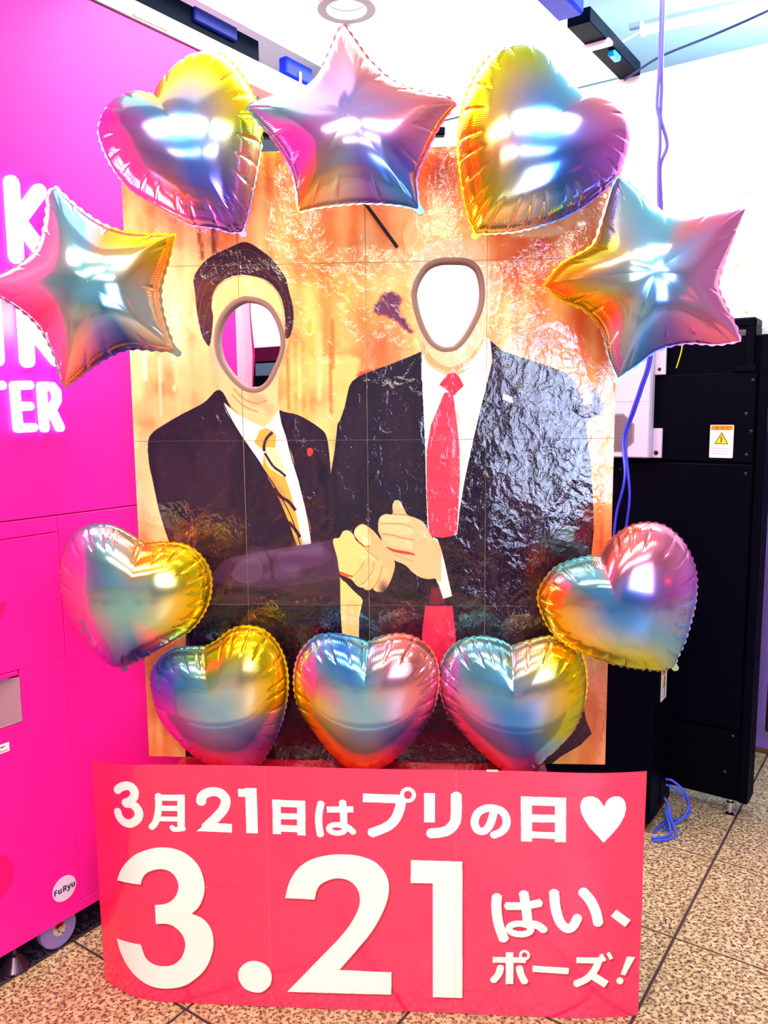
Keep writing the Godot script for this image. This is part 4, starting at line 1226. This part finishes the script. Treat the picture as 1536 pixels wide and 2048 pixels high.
func sign_texture() -> ImageTexture:
	var k := 1.6
	var im := Image.create(int(1260 * k), int(594 * k), false, Image.FORMAT_RGB8)
	im.fill(srgb(240, 42, 92))
	var paper := srgb(255, 247, 236)
	var shade := srgb(184, 22, 58)
	var kinds := [
		["s", 21.3, P([77, 64, 87, 56, 101, 51, 115, 53, 123, 65, 120, 79, 109, 89, 97, 94]), false],
		["s", 21.3, P([98, 95, 114, 96, 126, 105, 131, 120, 124, 135, 107, 145, 90, 142, 79, 131, 75, 117]), false],
		["s", 15.8, P([179, 72, 178, 102, 174, 125, 168, 142, 159, 153]), false],
		["l", 17.1, P([230, 72, 226, 159]), false],
		["l", 15.4, P([171, 80, 238, 80]), false],
		["l", 12.8, P([176, 106, 229, 106]), false],
		["l", 11.9, P([175, 132, 228, 132]), false],
		["s", 11.9, P([205, 152, 212, 158, 234, 155]), false],
		["s", 22.2, P([274, 90, 277, 76, 289, 67, 304, 64, 319, 68, 329, 81, 328, 96, 320, 112, 301, 133, 281, 153]), false],
		["p", 0.0, P([261, 161, 286, 140, 342, 142, 341, 163]), false],
		["l", 26.5, P([387, 54, 387, 163]), false],
		["l", 19.6, P([358, 66, 389, 66]), false],
		["l", 18.8, P([444, 80, 443, 163]), false],
		["l", 18.8, P([499, 81, 498, 164]), false],
		["l", 17.1, P([434, 89, 508, 89]), false],
		["l", 14.5, P([443, 120, 498, 119]), false],
		["l", 16.2, P([442, 149, 499, 149]), false],
		["s", 16.2, P([544, 83, 538, 112, 538, 139, 541, 162]), false],
		["l", 14.5, P([556, 100, 615, 97]), false],
		["s", 16.2, P([591, 79, 593, 105, 593, 136]), false],
		["o", 12.8, P([578, 145, 596, 144, 578, 155]), false],
		["s", 14.5, P([593, 136, 603, 141, 615, 152]), false],
		["l", 20.4, P([636, 69, 719, 70]), false],
		["s", 22.2, P([720, 70, 717, 92, 706, 119, 687, 137, 652, 153]), false],
		["o", 8.9, P([735, 60, 748, 60, 734, 74]), false],
		["l", 24.0, P([782, 55, 782, 124]), false],
		["s", 24.0, P([840, 56, 840, 100, 837, 123, 824, 140, 807, 147, 783, 150]), false],
		["s", 17.8, P([923, 86, 919, 108, 912, 129, 901, 142, 887, 140, 880, 123, 886, 101, 903, 89, 921, 88, 938, 94, 948, 109, 948, 128, 938, 143, 920, 152]), false],
		["l", 24.0, P([991, 58, 993, 165]), false],
		["l", 24.0, P([1064, 58, 1066, 164]), false],
		["l", 20.4, P([981, 69, 1076, 68]), false],
		["l", 18.7, P([991, 109, 1065, 108]), false],
		["l", 16.0, P([992, 148, 1066, 149]), false],
		["p", 0.0, P([1163, 78, 1167, 67, 1174, 59, 1185, 55, 1196, 55, 1206, 61, 1212, 71, 1214, 85, 1211, 102, 1204, 117, 1194, 132, 1182, 146, 1164, 165, 1146, 144, 1131, 128, 1119, 109, 1111, 93, 1108, 78, 1110, 66, 1116, 57, 1126, 54, 1137, 54, 1148, 59, 1156, 68]), false],
		["c", 0.0, P([62, 297, 126, 296, 126, 296, 132, 279, 143, 266, 161, 258, 180, 256, 198, 262, 210, 276, 215, 296, 210, 317, 198, 333, 181, 342, 159, 345, 159, 345, 159, 393, 159, 393, 186, 393, 203, 401, 217, 417, 224, 437, 223, 454, 216, 475, 203, 491, 187, 500, 167, 502, 147, 498, 129, 484, 118, 451, 118, 451, 51, 454, 51, 454, 58, 484, 74, 513, 96, 536, 125, 552, 156, 559, 187, 558, 218, 550, 245, 531, 268, 506, 283, 474, 290, 442, 288, 411, 279, 390, 265, 375, 243, 365, 243, 365, 259, 348, 270, 325, 275, 299, 272, 271, 263, 246, 246, 225, 223, 210, 197, 203, 172, 203, 145, 209, 118, 221, 95, 241, 75, 267, 62, 297]), true],
		["b", 0.0, P([384, 480, 409, 488, 422, 510, 419, 537, 401, 556, 381, 559, 359, 550, 346, 528, 347, 505, 363, 486]), true],
		["c", 0.0, P([458, 319, 525, 320, 525, 320, 529, 300, 538, 283, 556, 271, 577, 265, 598, 268, 615, 280, 625, 301, 626, 325, 619, 349, 605, 377, 583, 409, 548, 450, 457, 554, 457, 554, 695, 551, 695, 551, 696, 494, 696, 494, 578, 493, 578, 493, 621, 438, 651, 397, 673, 356, 687, 318, 692, 287, 689, 262, 678, 239, 660, 221, 637, 211, 612, 206, 578, 206, 544, 212, 514, 224, 490, 243, 473, 269, 464, 293, 458, 319]), true],
		["p", 0.0, P([741, 215, 854, 217, 855, 554, 789, 554, 789, 272, 740, 272]), true],
		["s", 22.2, P([930, 299, 929, 326, 934, 365, 947, 405]), true],
		["s", 18.7, P([950, 322, 989, 320, 1026, 311]), true],
		["s", 21.3, P([988, 288, 994, 324, 999, 367]), true],
		["o", 15.1, P([981, 376, 1005, 375, 981, 389]), true],
		["s", 18.7, P([998, 363, 1018, 365, 1034, 376]), true],
		["s", 22.2, P([1054, 282, 1058, 321, 1068, 354, 1084, 370, 1098, 364, 1109, 342]), true],
		["s", 24.0, P([1118, 280, 1137, 302, 1150, 329, 1157, 358]), true],
		["l", 20.4, P([1192, 333, 1227, 362]), true],
		["l", 14.2, P([922, 454, 995, 452]), true],
		["l", 16.9, P([959, 434, 960, 514]), true],
		["s", 16.0, P([940, 471, 935, 490, 923, 507]), true],
		["s", 16.0, P([981, 471, 985, 489, 994, 508]), true],
		["o", 6.2, P([992, 440, 1001, 439, 992, 450]), true],
		["l", 16.0, P([1010, 473, 1091, 476]), true],
		["l", 15.1, P([1108, 448, 1167, 450]), true],
		["s", 17.8, P([1162, 446, 1153, 471, 1135, 494, 1107, 509]), true],
		["l", 18.7, P([1140, 483, 1181, 511]), true],
		["l", 8.9, P([1165, 434, 1175, 452]), true],
		["l", 8.9, P([1182, 431, 1191, 448]), true],
		["p", 0.0, P([1228, 444, 1248, 448, 1225, 492, 1214, 488]), true],
		["b", 0.0, P([1212, 495, 1220, 500, 1221, 508, 1214, 513, 1206, 508, 1205, 500]), true],
	]
	for pass_ in 2:
		var c := shade if pass_ == 0 else paper
		var off := Vector2(4, 5) if pass_ == 0 else Vector2.ZERO
		for g: Array in kinds:
			if pass_ == 0 and not g[3]:
				continue
			match g[0]:
				"s":
					stroke(im, scaled(smooth_line(g[2], 7), k, off), float(g[1]) * k, c)
				"l":
					stroke(im, scaled(g[2], k, off), float(g[1]) * k, c)
				"p":
					fill(im, scaled(g[2], k, off), c)
				"c":
					fill(im, scaled(cornered(g[2]), k, off), c)
				"b":
					fill(im, scaled(closed_line(g[2], 6), k, off), c)
				"o":
					var o: PackedVector2Array = g[2]
					var e := disc(o[0], absf(o[1].x - o[0].x), absf(o[2].y - o[0].y), 36)
					e.append(e[0])
					e.append(e[1])
					stroke(im, scaled(e, k, off), float(g[1]) * k, c)
	return ImageTexture.create_from_image(im)


# ------------------------------------------------------------------ foil balloons
const FOIL := {"Y": Color(1.0, 0.83, 0.02), "O": Color(1.0, 0.62, 0.10), "C": Color(1.0, 0.52, 0.50), "R": Color(1.0, 0.78, 0.84), "P": Color(1.0, 0.50, 0.70), "M": Color(0.90, 0.38, 0.80), "V": Color(0.52, 0.36, 0.80), "L": Color(0.72, 0.66, 0.92), "B": Color(0.22, 0.52, 0.90), "D": Color(0.14, 0.30, 0.66), "T": Color(0.50, 0.80, 0.84), "G": Color(0.78, 0.80, 0.14), "S": Color(0.50, 0.76, 0.92), "A": Color(0.82, 0.76, 0.66)}


func build_balloons() -> void:
	var hb := noise(0.02, FastNoiseLite.TYPE_SIMPLEX, 2, 3)
	# fine gathers that run in from the seam
	var im := Image.create(128, 128, false, Image.FORMAT_L8)
	for y in 128:
		for x in 128:
			var rim := clampf((y / 127.0 - 0.62) / 0.2, 0, 1) * (0.55 + 0.45 * hb.get_noise_2d(x * 0.6, y * 0.2))
			var v := 0.5 + 0.5 * sin(TAU * x / 128.0 * 9.0) * rim
			im.set_pixel(x, y, Color(v, v, v))
	var foil := mat(Color.WHITE, 0.14, 0.83)
	foil.vertex_color_use_as_albedo = true
	foil.heightmap_enabled = true
	foil.heightmap_scale = 0.022
	foil.heightmap_texture = ImageTexture.create_from_image(im)
	M.foil = foil
	balloon("heart_balloon", "foil heart with a yellow right lobe and pink left lobe above the left hole", "rainbow heart balloons round the board", Vector3(-0.4364, 1.9719, -1.8922), 2.4, -2.0, [P([-68, 105, -40, 144, -4, 176, 31, 194, 72, 194, 101, 179, 128, 148, 152, 106, 167, 67, 169, 18, 159, -41, 143, -111, 129, -166, 119, -190]), P([119, -190, 94, -191, 58, -181, 7, -174, -31, -156, -85, -124, -132, -92, -166, -47, -186, -1, -191, 31, -179, 65, -158, 90, -132, 104, -102, 111, -68, 105])], 0.082, false, [[10, "G"], [25, "Y"], [60, "Y"], [105, "Y"], [128, "G"], [145, "T"], [165, "M"], [190, "P"], [225, "P"], [260, "C"], [285, "V"], [310, "V"], [340, "A"]], "B", Vector2(119, -190))
	balloon("heart_balloon", "foil heart, yellow down its left side, at the board's top right corner", "rainbow heart balloons round the board", Vector3(0.3420, 1.9534, -1.8232), -1.6, -3.0, [P([109, 78, 131, 81, 164, 65, 188, 34, 194, -3, 186, -41, 164, -84, 120, -124, 69, -156, 12, -178, -48, -192, -93, -195, -136, -196]), P([-136, -196, -153, -155, -166, -91, -174, -15, -169, 48, -153, 103, -125, 153, -94, 182, -53, 194, -22, 192, 9, 177, 30, 152, 56, 124, 82, 99, 109, 78])], 0.085, false, [[5, "P"], [25, "C"], [45, "T"], [75, "T"], [100, "G"], [125, "Y"], [165, "Y"], [205, "O"], [232, "Y"], [255, "A"], [285, "B"], [315, "V"], [345, "M"]], "B", Vector2(-135, -196))
	balloon("star_balloon", "foil star with a coral top point above the middle of the board", "rainbow star balloons round the board", Vector3(-0.0580, 1.9640, -1.7983), -5.6, -8.0, [P([-21, 232, -11, 216, 2, 197, 36, 149, 86, 103, 146, 77, 202, 63, 215, 50]), P([215, 50, 182, 6, 153, -53, 135, -99, 137, -138, 140, -170]), P([140, -170, 97, -158, 18, -151, -63, -156, -117, -165]), P([-117, -165, -122, -123, -135, -72, -166, -17, -204, 29, -233, 66]), P([-233, 66, -190, 82, -115, 96, -78, 124, -51, 177, -35, 216, -21, 232])], 0.075, true, [[15, "C"], [50, "C"], [90, "C"], [120, "P"], [150, "A"], [168, "T"], [185, "M"], [215, "M"], [232, "O"], [255, "A"], [285, "V"], [305, "B"], [325, "V"], [350, "P"]], "L", Vector2(140, -169))
	balloon("star_balloon", "foil star with a pink point covering the white letters of the pink booth", "rainbow star balloons round the board", Vector3(-0.5767, 1.6287, -1.6656), 8.4, 0.0, [P([-67, 191, -35, 160, 10, 127, 59, 109, 113, 105, 159, 105]), P([159, 105, 143, 53, 126, -5, 131, -63, 151, -127]), P([151, -127, 109, -124, 58, -122, 9, -142, -38, -175, -71, -199]), P([-71, -199, -79, -178, -89, -132, -117, -75, -167, -31, -229, 0]), P([-229, 0, -163, 29, -118, 61, -101, 87, -88, 131, -80, 177, -67, 191])], 0.078, true, [[20, "O"], [38, "Y"], [70, "O"], [95, "S"], [112, "T"], [128, "R"], [155, "R"], [180, "R"], [210, "C"], [240, "R"], [255, "C"], [275, "V"], [300, "D"], [320, "A"], [345, "A"]], "T", Vector2(151, -127))
	balloon("star_balloon", "foil star with a yellow left point and red right points at the board's right edge", "rainbow star balloons round the board", Vector3(0.5782, 1.6546, -1.7833), -9.6, -2.0, [P([-72, 215, -44, 195, 5, 148, 64, 128, 130, 132, 189, 137]), P([189, 137, 165, 67, 140, -11, 152, -54, 177, -104, 188, -137]), P([188, -137, 140, -143, 80, -139, 22, -152, -23, -184, -62, -212]), P([-62, -212, -82, -164, -99, -106, -137, -63, -188, -38, -225, -6]), P([-225, -6, -186, 38, -124, 73, -104, 125, -84, 191, -72, 215])], 0.080, true, [[10, "P"], [35, "P"], [55, "C"], [75, "T"], [105, "T"], [128, "A"], [150, "Y"], [180, "O"], [200, "Y"], [222, "O"], [240, "A"], [262, "B"], [290, "V"], [318, "P"], [340, "P"]], "S", Vector2(-62, -211))
	balloon("heart_balloon", "foil heart with a pink left side and yellow right lobe before the pink booth", "rainbow heart balloons round the board", Vector3(-0.5904, 0.9529, -1.8368), 4.4, 4.0, [P([36, 123, 74, 125, 124, 120, 160, 95, 181, 56, 183, 13, 170, -33, 138, -80, 88, -115, 42, -139, 11, -157, -28, -174]), P([-28, -174, -55, -168, -93, -131, -126, -79, -151, -17, -155, 43, -146, 95, -119, 146, -81, 168, -35, 167, 3, 147, 36, 123])], 0.085, false, [[5, "Y"], [35, "Y"], [70, "O"], [92, "A"], [112, "T"], [132, "M"], [155, "P"], [200, "P"], [230, "M"], [255, "V"], [280, "D"], [305, "C"], [325, "G"], [345, "Y"]], "T", Vector2(-28, -173))
	balloon("heart_balloon", "foil heart with a pink top and olive underside before the black machine", "rainbow heart balloons round the board", Vector3(0.5203, 0.9547, -1.7469), -11.6, 3.0, [P([-42, 98, -27, 126, -9, 147, 17, 166, 53, 175, 89, 169, 121, 144, 142, 112, 157, 72, 161, 23, 157, -21, 144, -83, 131, -121, 122, -148]), P([122, -148, 97, -158, 51, -157, -2, -150, -57, -134, -109, -111, -146, -77, -168, -35, -176, 0, -167, 31, -141, 67, -107, 85, -72, 96, -42, 98])], 0.088, false, [[0, "L"], [20, "M"], [45, "P"], [80, "C"], [108, "C"], [125, "T"], [150, "T"], [168, "O"], [190, "Y"], [225, "Y"], [265, "G"], [300, "G"], [325, "S"]], "B", Vector2(122, -147))
	balloon("heart_balloon", "foil heart, yellow lobe over violet, leftmost of the three above the red sign", "rainbow heart balloons round the board", Vector3(-0.3976, 0.6846, -1.8898), 1.4, 6.0, [P([-34, 132, -3, 150, 28, 174, 65, 184, 106, 173, 138, 136, 155, 88, 159, 30, 149, -36, 130, -95, 105, -146, 80, -182, 37, -192]), P([37, -192, -13, -180, -59, -164, -113, -111, -155, -47, -170, 28, -168, 69, -148, 101, -121, 124, -94, 131, -60, 132, -34, 132])], 0.085, false, [[0, "Y"], [40, "Y"], [80, "Y"], [102, "G"], [120, "T"], [145, "B"], [165, "V"], [190, "M"], [230, "M"], [262, "P"], [285, "M"], [315, "V"], [340, "L"]], "S", Vector2(36, -192))
	balloon("heart_balloon", "foil heart, yellow left and coral right, middle one of the three above the red sign", "rainbow heart balloons round the board", Vector3(-0.0435, 0.6773, -1.8725), -3.6, 6.0, [P([3, 151, 15, 159, 35, 167, 73, 175, 106, 170, 140, 150, 161, 120, 171, 79, 169, 34, 159, -13, 134, -62, 104, -103, 74, -139, 44, -166, -4, -186]), P([-4, -186, -46, -176, -76, -153, -110, -115, -140, -69, -164, -27, -175, 13, -177, 56, -170, 98, -155, 132, -125, 163, -86, 174, -38, 167, -14, 159, 3, 151])], 0.085, false, [[5, "P"], [35, "C"], [65, "C"], [88, "T"], [110, "B"], [128, "S"], [145, "P"], [165, "Y"], [200, "Y"], [235, "O"], [265, "O"], [290, "C"], [315, "V"], [340, "V"]], "S", Vector2(-3, -186))
	balloon("heart_balloon", "foil heart, pink left and yellow right lobe, rightmost of the three above the red sign", "rainbow heart balloons round the board", Vector3(0.3075, 0.6716, -1.8505), -7.6, 6.0, [P([-8, 151, 26, 165, 78, 179, 123, 170, 153, 139, 166, 86, 165, 28, 148, -40, 115, -89, 78, -130, 47, -164, 18, -180]), P([18, -180, -23, -170, -71, -129, -118, -79, -154, -33, -173, 22, -177, 78, -161, 128, -126, 163, -80, 174, -38, 167, -8, 151])], 0.085, false, [[0, "G"], [25, "Y"], [60, "Y"], [85, "A"], [100, "T"], [130, "T"], [150, "L"], [165, "P"], [205, "P"], [240, "C"], [262, "P"], [290, "V"], [320, "S"], [340, "G"]], "B", Vector2(18, -180))


func balloon(called: String, label: String, group: String, at: Vector3, yaw: float, pitch: float, parts: Array, thick: float, star: bool, stops: Array, core: String, tail: Vector2) -> void:
	var o := thing(called, label, "balloon", Transform3D(Basis.from_euler(Vector3(deg_to_rad(pitch), deg_to_rad(yaw), 0)), at), group)
	var line := PackedVector2Array()
	for seg: PackedVector2Array in parts:
		var s := smooth_line(scaled(seg, 0.001, Vector2.ZERO), 10)
		line.append_array(s.slice(0, s.size() - 1))
	# even spacing round the outline
	var n := 400
	var total := 0.0
	for i in line.size():
		total += line[i].distance_to(line[(i + 1) % line.size()])
	var ring := PackedVector2Array()
	var seg_i := 0
	var done := 0.0
	for k in n:
		var want := total * k / n
		while done + line[seg_i].distance_to(line[(seg_i + 1) % line.size()]) < want:
			done += line[seg_i].distance_to(line[(seg_i + 1) % line.size()])
			seg_i += 1
		var a := line[seg_i]
		var b := line[(seg_i + 1) % line.size()]
		ring.append(a.lerp(b, (want - done) / maxf(a.distance_to(b), 1e-6)))
	# puckers round the rim
	var far := 0.0
	var near := 9.0
	for q in ring:
		far = maxf(far, q.length())
		near = minf(near, q.length())
	var even := 0.0
	for q in ring:
		even += q.length() / n
	var crease := PackedFloat32Array()
	var puff := PackedFloat32Array()
	var at_s := 0.0
	var marks := PackedFloat32Array()
	while at_s < total:
		marks.append(at_s)
		at_s += rng.randf_range(0.030, 0.062) if not star else rng.randf_range(0.045, 0.10)
	for k in n:
		var s := total * k / n
		var d := 9.0
		for m in marks:
			d = minf(d, minf(absf(s - m), total - absf(s - m)))
		crease.append(exp(-pow(d / 0.0030, 2)))
		puff.append(smoothstep(0.0, 0.016, d))
	var m := 30
	var arm := PackedFloat32Array()
	for q in ring:
		arm.append((q.length() - near) / maxf(far - near, 1e-5) if star else 0.0)
	var keys: Array[Color] = []
	var turn: Array[float] = []
	for s: Array in stops:
		turn.append(float(s[0]))
		keys.append((FOIL[s[1]] as Color).lerp(Color.WHITE, 0.06).srgb_to_linear())
	var mid_c := (FOIL[core] as Color).lerp(Color.WHITE, 0.10).srgb_to_linear()
	var rimc := PackedColorArray()
	for q in ring:
		var g := fposmod(rad_to_deg(q.angle()), 360.0)
		var c := keys[0]
		for k in keys.size():
			var g0 := turn[k]
			var g1 := turn[(k + 1) % keys.size()] + (360.0 if k == keys.size() - 1 else 0.0)
			var gg := g if g >= g0 else g + 360.0
			if gg >= g0 and gg < g1:
				c = keys[k].lerp(keys[(k + 1) % keys.size()], clampf((gg - g0) / (g1 - g0), 0, 1))
		rimc.append(c)
	var verts := PackedVector3Array()
	var norms := PackedVector3Array()
	var cols := PackedColorArray()
	var uvs := PackedVector2Array()
	var idx := PackedInt32Array()
	for side: float in [1.0, -1.0]:
		var base := verts.size()
		for i in m + 1:
			var t := 1.0 - pow(1.0 - float(i) / m, 1.7)
			var w := smoothstep(0.70, 0.92, t)
			var keep := 1.0 - smoothstep(0.97, 1.0, t)
			for k in n + 1:
				var j := k % n
				var z: float
				var round_off := smoothstep(0.15, 0.92, t)   # rings near the middle are round, those near the rim follow the outline
				var te := clampf(t * lerpf(ring[j].length() / even, 1.0, round_off), 0.0, 1.0)
				if star:
					z = thick * pow(1.0 - te * te, 0.60) * (1.0 - 0.60 * arm[j] * t * t)
				else:
					z = thick * pow(1.0 - pow(te, 2.6), 0.54)
				z *= 1.0 - w * keep * (0.08 * crease[j] - 0.035 * puff[j])
				var p := ring[j] * t * (1.0 - 0.010 * crease[j] * w)
				verts.append(Vector3(p.x, p.y, side * maxf(z, 0.0004)))
				uvs.append(Vector2(total * k / n / 0.052, t))
				cols.append(mid_c.lerp(rimc[j], smoothstep(0.08, 0.82, t)))
		norms.resize(verts.size())
		for i in m + 1:
			for k in n + 1:
				var at_i := base + i * (n + 1)
				var j0 := (k + n - 1) % n
				var j1 := (k + 1) % n
				var dj := verts[at_i + j1] - verts[at_i + j0]
				var di := verts[base + mini(i + 1, m) * (n + 1) + k] - verts[base + maxi(i - 1, 0) * (n + 1) + k]
				var nn := Vector3(0, 0, side)
				if i > 0:
					nn = di.cross(dj)
					if nn.z * side < 0:
						nn = -nn
					if nn.length() < 1e-12:
						nn = Vector3(0, 0, side)
				norms[at_i + k] = nn.normalized()
		for i in m:
			for k in n:
				var a := base + i * (n + 1) + k
				var b := a + 1
				var c := a + n + 1
				var d := c + 1
				if side > 0:
					idx.append_array(PackedInt32Array([a, c, d, a, d, b]) )
				else:
					idx.append_array(PackedInt32Array([a, d, c, a, b, d]))
	var arrays := []
	arrays.resize(Mesh.ARRAY_MAX)
	arrays[Mesh.ARRAY_VERTEX] = verts
	arrays[Mesh.ARRAY_NORMAL] = norms
	arrays[Mesh.ARRAY_COLOR] = cols
	arrays[Mesh.ARRAY_TEX_UV] = uvs
	arrays[Mesh.ARRAY_INDEX] = idx
	var mesh := ArrayMesh.new()
	mesh.add_surface_from_arrays(Mesh.PRIMITIVE_TRIANGLES, arrays)
	put_mesh("foil_skin", mesh, M.foil, o)
	# the crimped seam
	var st := start()
	for k in n:
		var q: Array[Vector3] = []
		var c4: Array[Color] = []
		for f: Array in [[k, 0], [k + 1, 0], [k + 1, 1], [k, 1]]:
			var j := int(f[0]) % n
			var d := (ring[(j + 1) % n] - ring[(j + n - 1) % n]).normalized()
			var out := -d.orthogonal()
			if out.dot(ring[j]) < 0:
				out = -out
			var wide := 0.0032 + 0.0014 * sin(j * 1.05) if f[1] == 1 else -0.004
			var p := ring[j] + out * wide
			q.append(Vector3(p.x, p.y, 0.0012 * sin(j * 1.05 + 1.0) if f[1] == 1 else 0.0))
			c4.append(rimc[j] * 0.9)
		for side: float in [1.0, -1.0]:
			for z: Array in [[0, 1, 2], [0, 2, 3]]:
				var v: Array = z if side < 0 else [z[0], z[2], z[1]]
				for i: int in v:
					st.set_color(c4[i])
					st.set_normal(Vector3(0, 0, side))
					st.set_uv(Vector2(0, 0))
					st.add_vertex(q[i] + Vector3(0, 0, side * 0.0003))
	put("crimped_seam", st, M.foil, o)
	# the flat filling tail
	st = start()
	var c0 := rimc[0]
	var best := 9.0
	for k in n:
		if ring[k].distance_to(tail * 0.001) < best:
			best = ring[k].distance_to(tail * 0.001)
			c0 = rimc[k]
	st.set_color(c0)
	st.set_uv(Vector2.ZERO)
	var td := (tail * 0.001).normalized()
	var tp := tail * 0.001 - td * 0.012
	var ts := td.orthogonal()
	prism(st, PackedVector2Array([tp - ts * 0.009, tp + ts * 0.009, tp + td * 0.022 + ts * 0.007, tp + td * 0.026, tp + td * 0.022 - ts * 0.007]), -0.0022, 0.0012)
	put("filling_tail", st, M.foil, o)


# ------------------------------------------------------------------ cables
func build_cables() -> void:
	var t := thing("hanging_cable", "violet blue cable pair hanging from the ceiling past the board's right edge", "cable")
	var pale := mat(Color(0.42, 0.34, 0.70), 0.5)
	var a := PackedVector3Array()
	var b := PackedVector3Array()
	var pts := [[0.824, 2.80, 0.003, 0.003], [0.822, 2.60, 0.003, 0.003], [0.822, 2.386, 0.0035, 0.0035], [0.822, 2.31, 0.0065, 0.006], [0.821, 2.26, 0.0065, 0.006], [0.826, 2.22, 0.003, 0.003], [0.829, 2.15, 0.002, 0.020], [0.828, 2.09, 0.003, 0.003], [0.832, 2.00, 0.004, 0.004], [0.834, 1.95, 0.004, 0.004]]
	for q: Array in pts:
		a.append(Vector3(q[0] - q[2], q[1], -2.50))
		b.append(Vector3(q[0] + q[3], q[1], -2.502))
	for q: Array in [[0.822, 1.70], [0.816, 1.529], [0.792, 1.44], [0.770, 1.37], [0.744, 1.278]]:
		a.append(Vector3(q[0] - 0.0042, q[1], -2.50 + (1.95 - q[1]) * 0.02))
		b.append(Vector3(q[0] + 0.0042, q[1], -2.50 + (1.95 - q[1]) * 0.02))
	for q: Array in [[0.722, 1.17, 0.738, 1.123, -2.40], [0.700, 1.06, 0.731, 1.02, -2.40], [0.690, 0.95, 0.726, 0.948, -2.40], [0.690, 0.885, 0.724, 0.890, -2.46], [0.70, 0.866, 0.735, 0.866, -2.56]]:
		a.append(Vector3(q[0], q[1], q[4]))
		b.append(Vector3(q[2], q[3], q[4]))
	# upper lengths are paler than the lower ones
	var st := start()
	tube(st, a.slice(0, 11), 0.0052)
	put("strand", st, pale, t)
	st = start()
	tube(st, b.slice(0, 11), 0.0052)
	put("strand", st, pale, t)
	st = start()
	tube(st, a.slice(10), 0.0040)
	put("strand", st, M.cable, t)
	st = start()
	tube(st, b.slice(10), 0.0040)
	put("strand", st, M.cable, t)
	var c := thing("cable_coil", "loose blue cable loops on the floor beside the low black cabinet", "cable")
	var loops := [
		[Vector3(0.945, 0.13, -2.58), Vector3(0.965, 0.130, -2.565), Vector3(1.0, 0.098, -2.55), Vector3(1.012, 0.055, -2.545), Vector3(0.99, 0.020, -2.53), Vector3(0.945, 0.005, -2.51), Vector3(0.90, 0.006, -2.47)],
		[Vector3(0.948, 0.108, -2.585), Vector3(0.970, 0.103, -2.57), Vector3(1.005, 0.075, -2.555), Vector3(1.018, 0.040, -2.55), Vector3(1.005, 0.012, -2.545), Vector3(0.96, 0.006, -2.54), Vector3(0.915, 0.006, -2.52)],
		[Vector3(0.935, 0.075, -2.56), Vector3(0.945, 0.050, -2.55), Vector3(0.938, 0.022, -2.53), Vector3(0.915, 0.006, -2.51), Vector3(0.888, 0.006, -2.485)],
		[Vector3(0.940, 0.060, -2.57), Vector3(0.955, 0.034, -2.56), Vector3(0.945, 0.010, -2.54), Vector3(0.90, 0.005, -2.50), Vector3(0.868, 0.006, -2.46)],
		[Vector3(0.85, 0.006, -2.425), Vector3(0.89, 0.005, -2.432), Vector3(0.918, 0.006, -2.450), Vector3(0.925, 0.020, -2.475), Vector3(0.925, 0.045, -2.52)],
		[Vector3(0.85, 0.006, -2.410), Vector3(0.90, 0.005, -2.420), Vector3(0.932, 0.006, -2.440), Vector3(0.938, 0.020, -2.47), Vector3(0.93, 0.050, -2.53)]]
	for l: Array in loops:
		st = start()
		tube(st, PackedVector3Array(l), 0.0042)
		put("loop", st, mat(Color(0.26, 0.36, 0.92), 0.4), c)
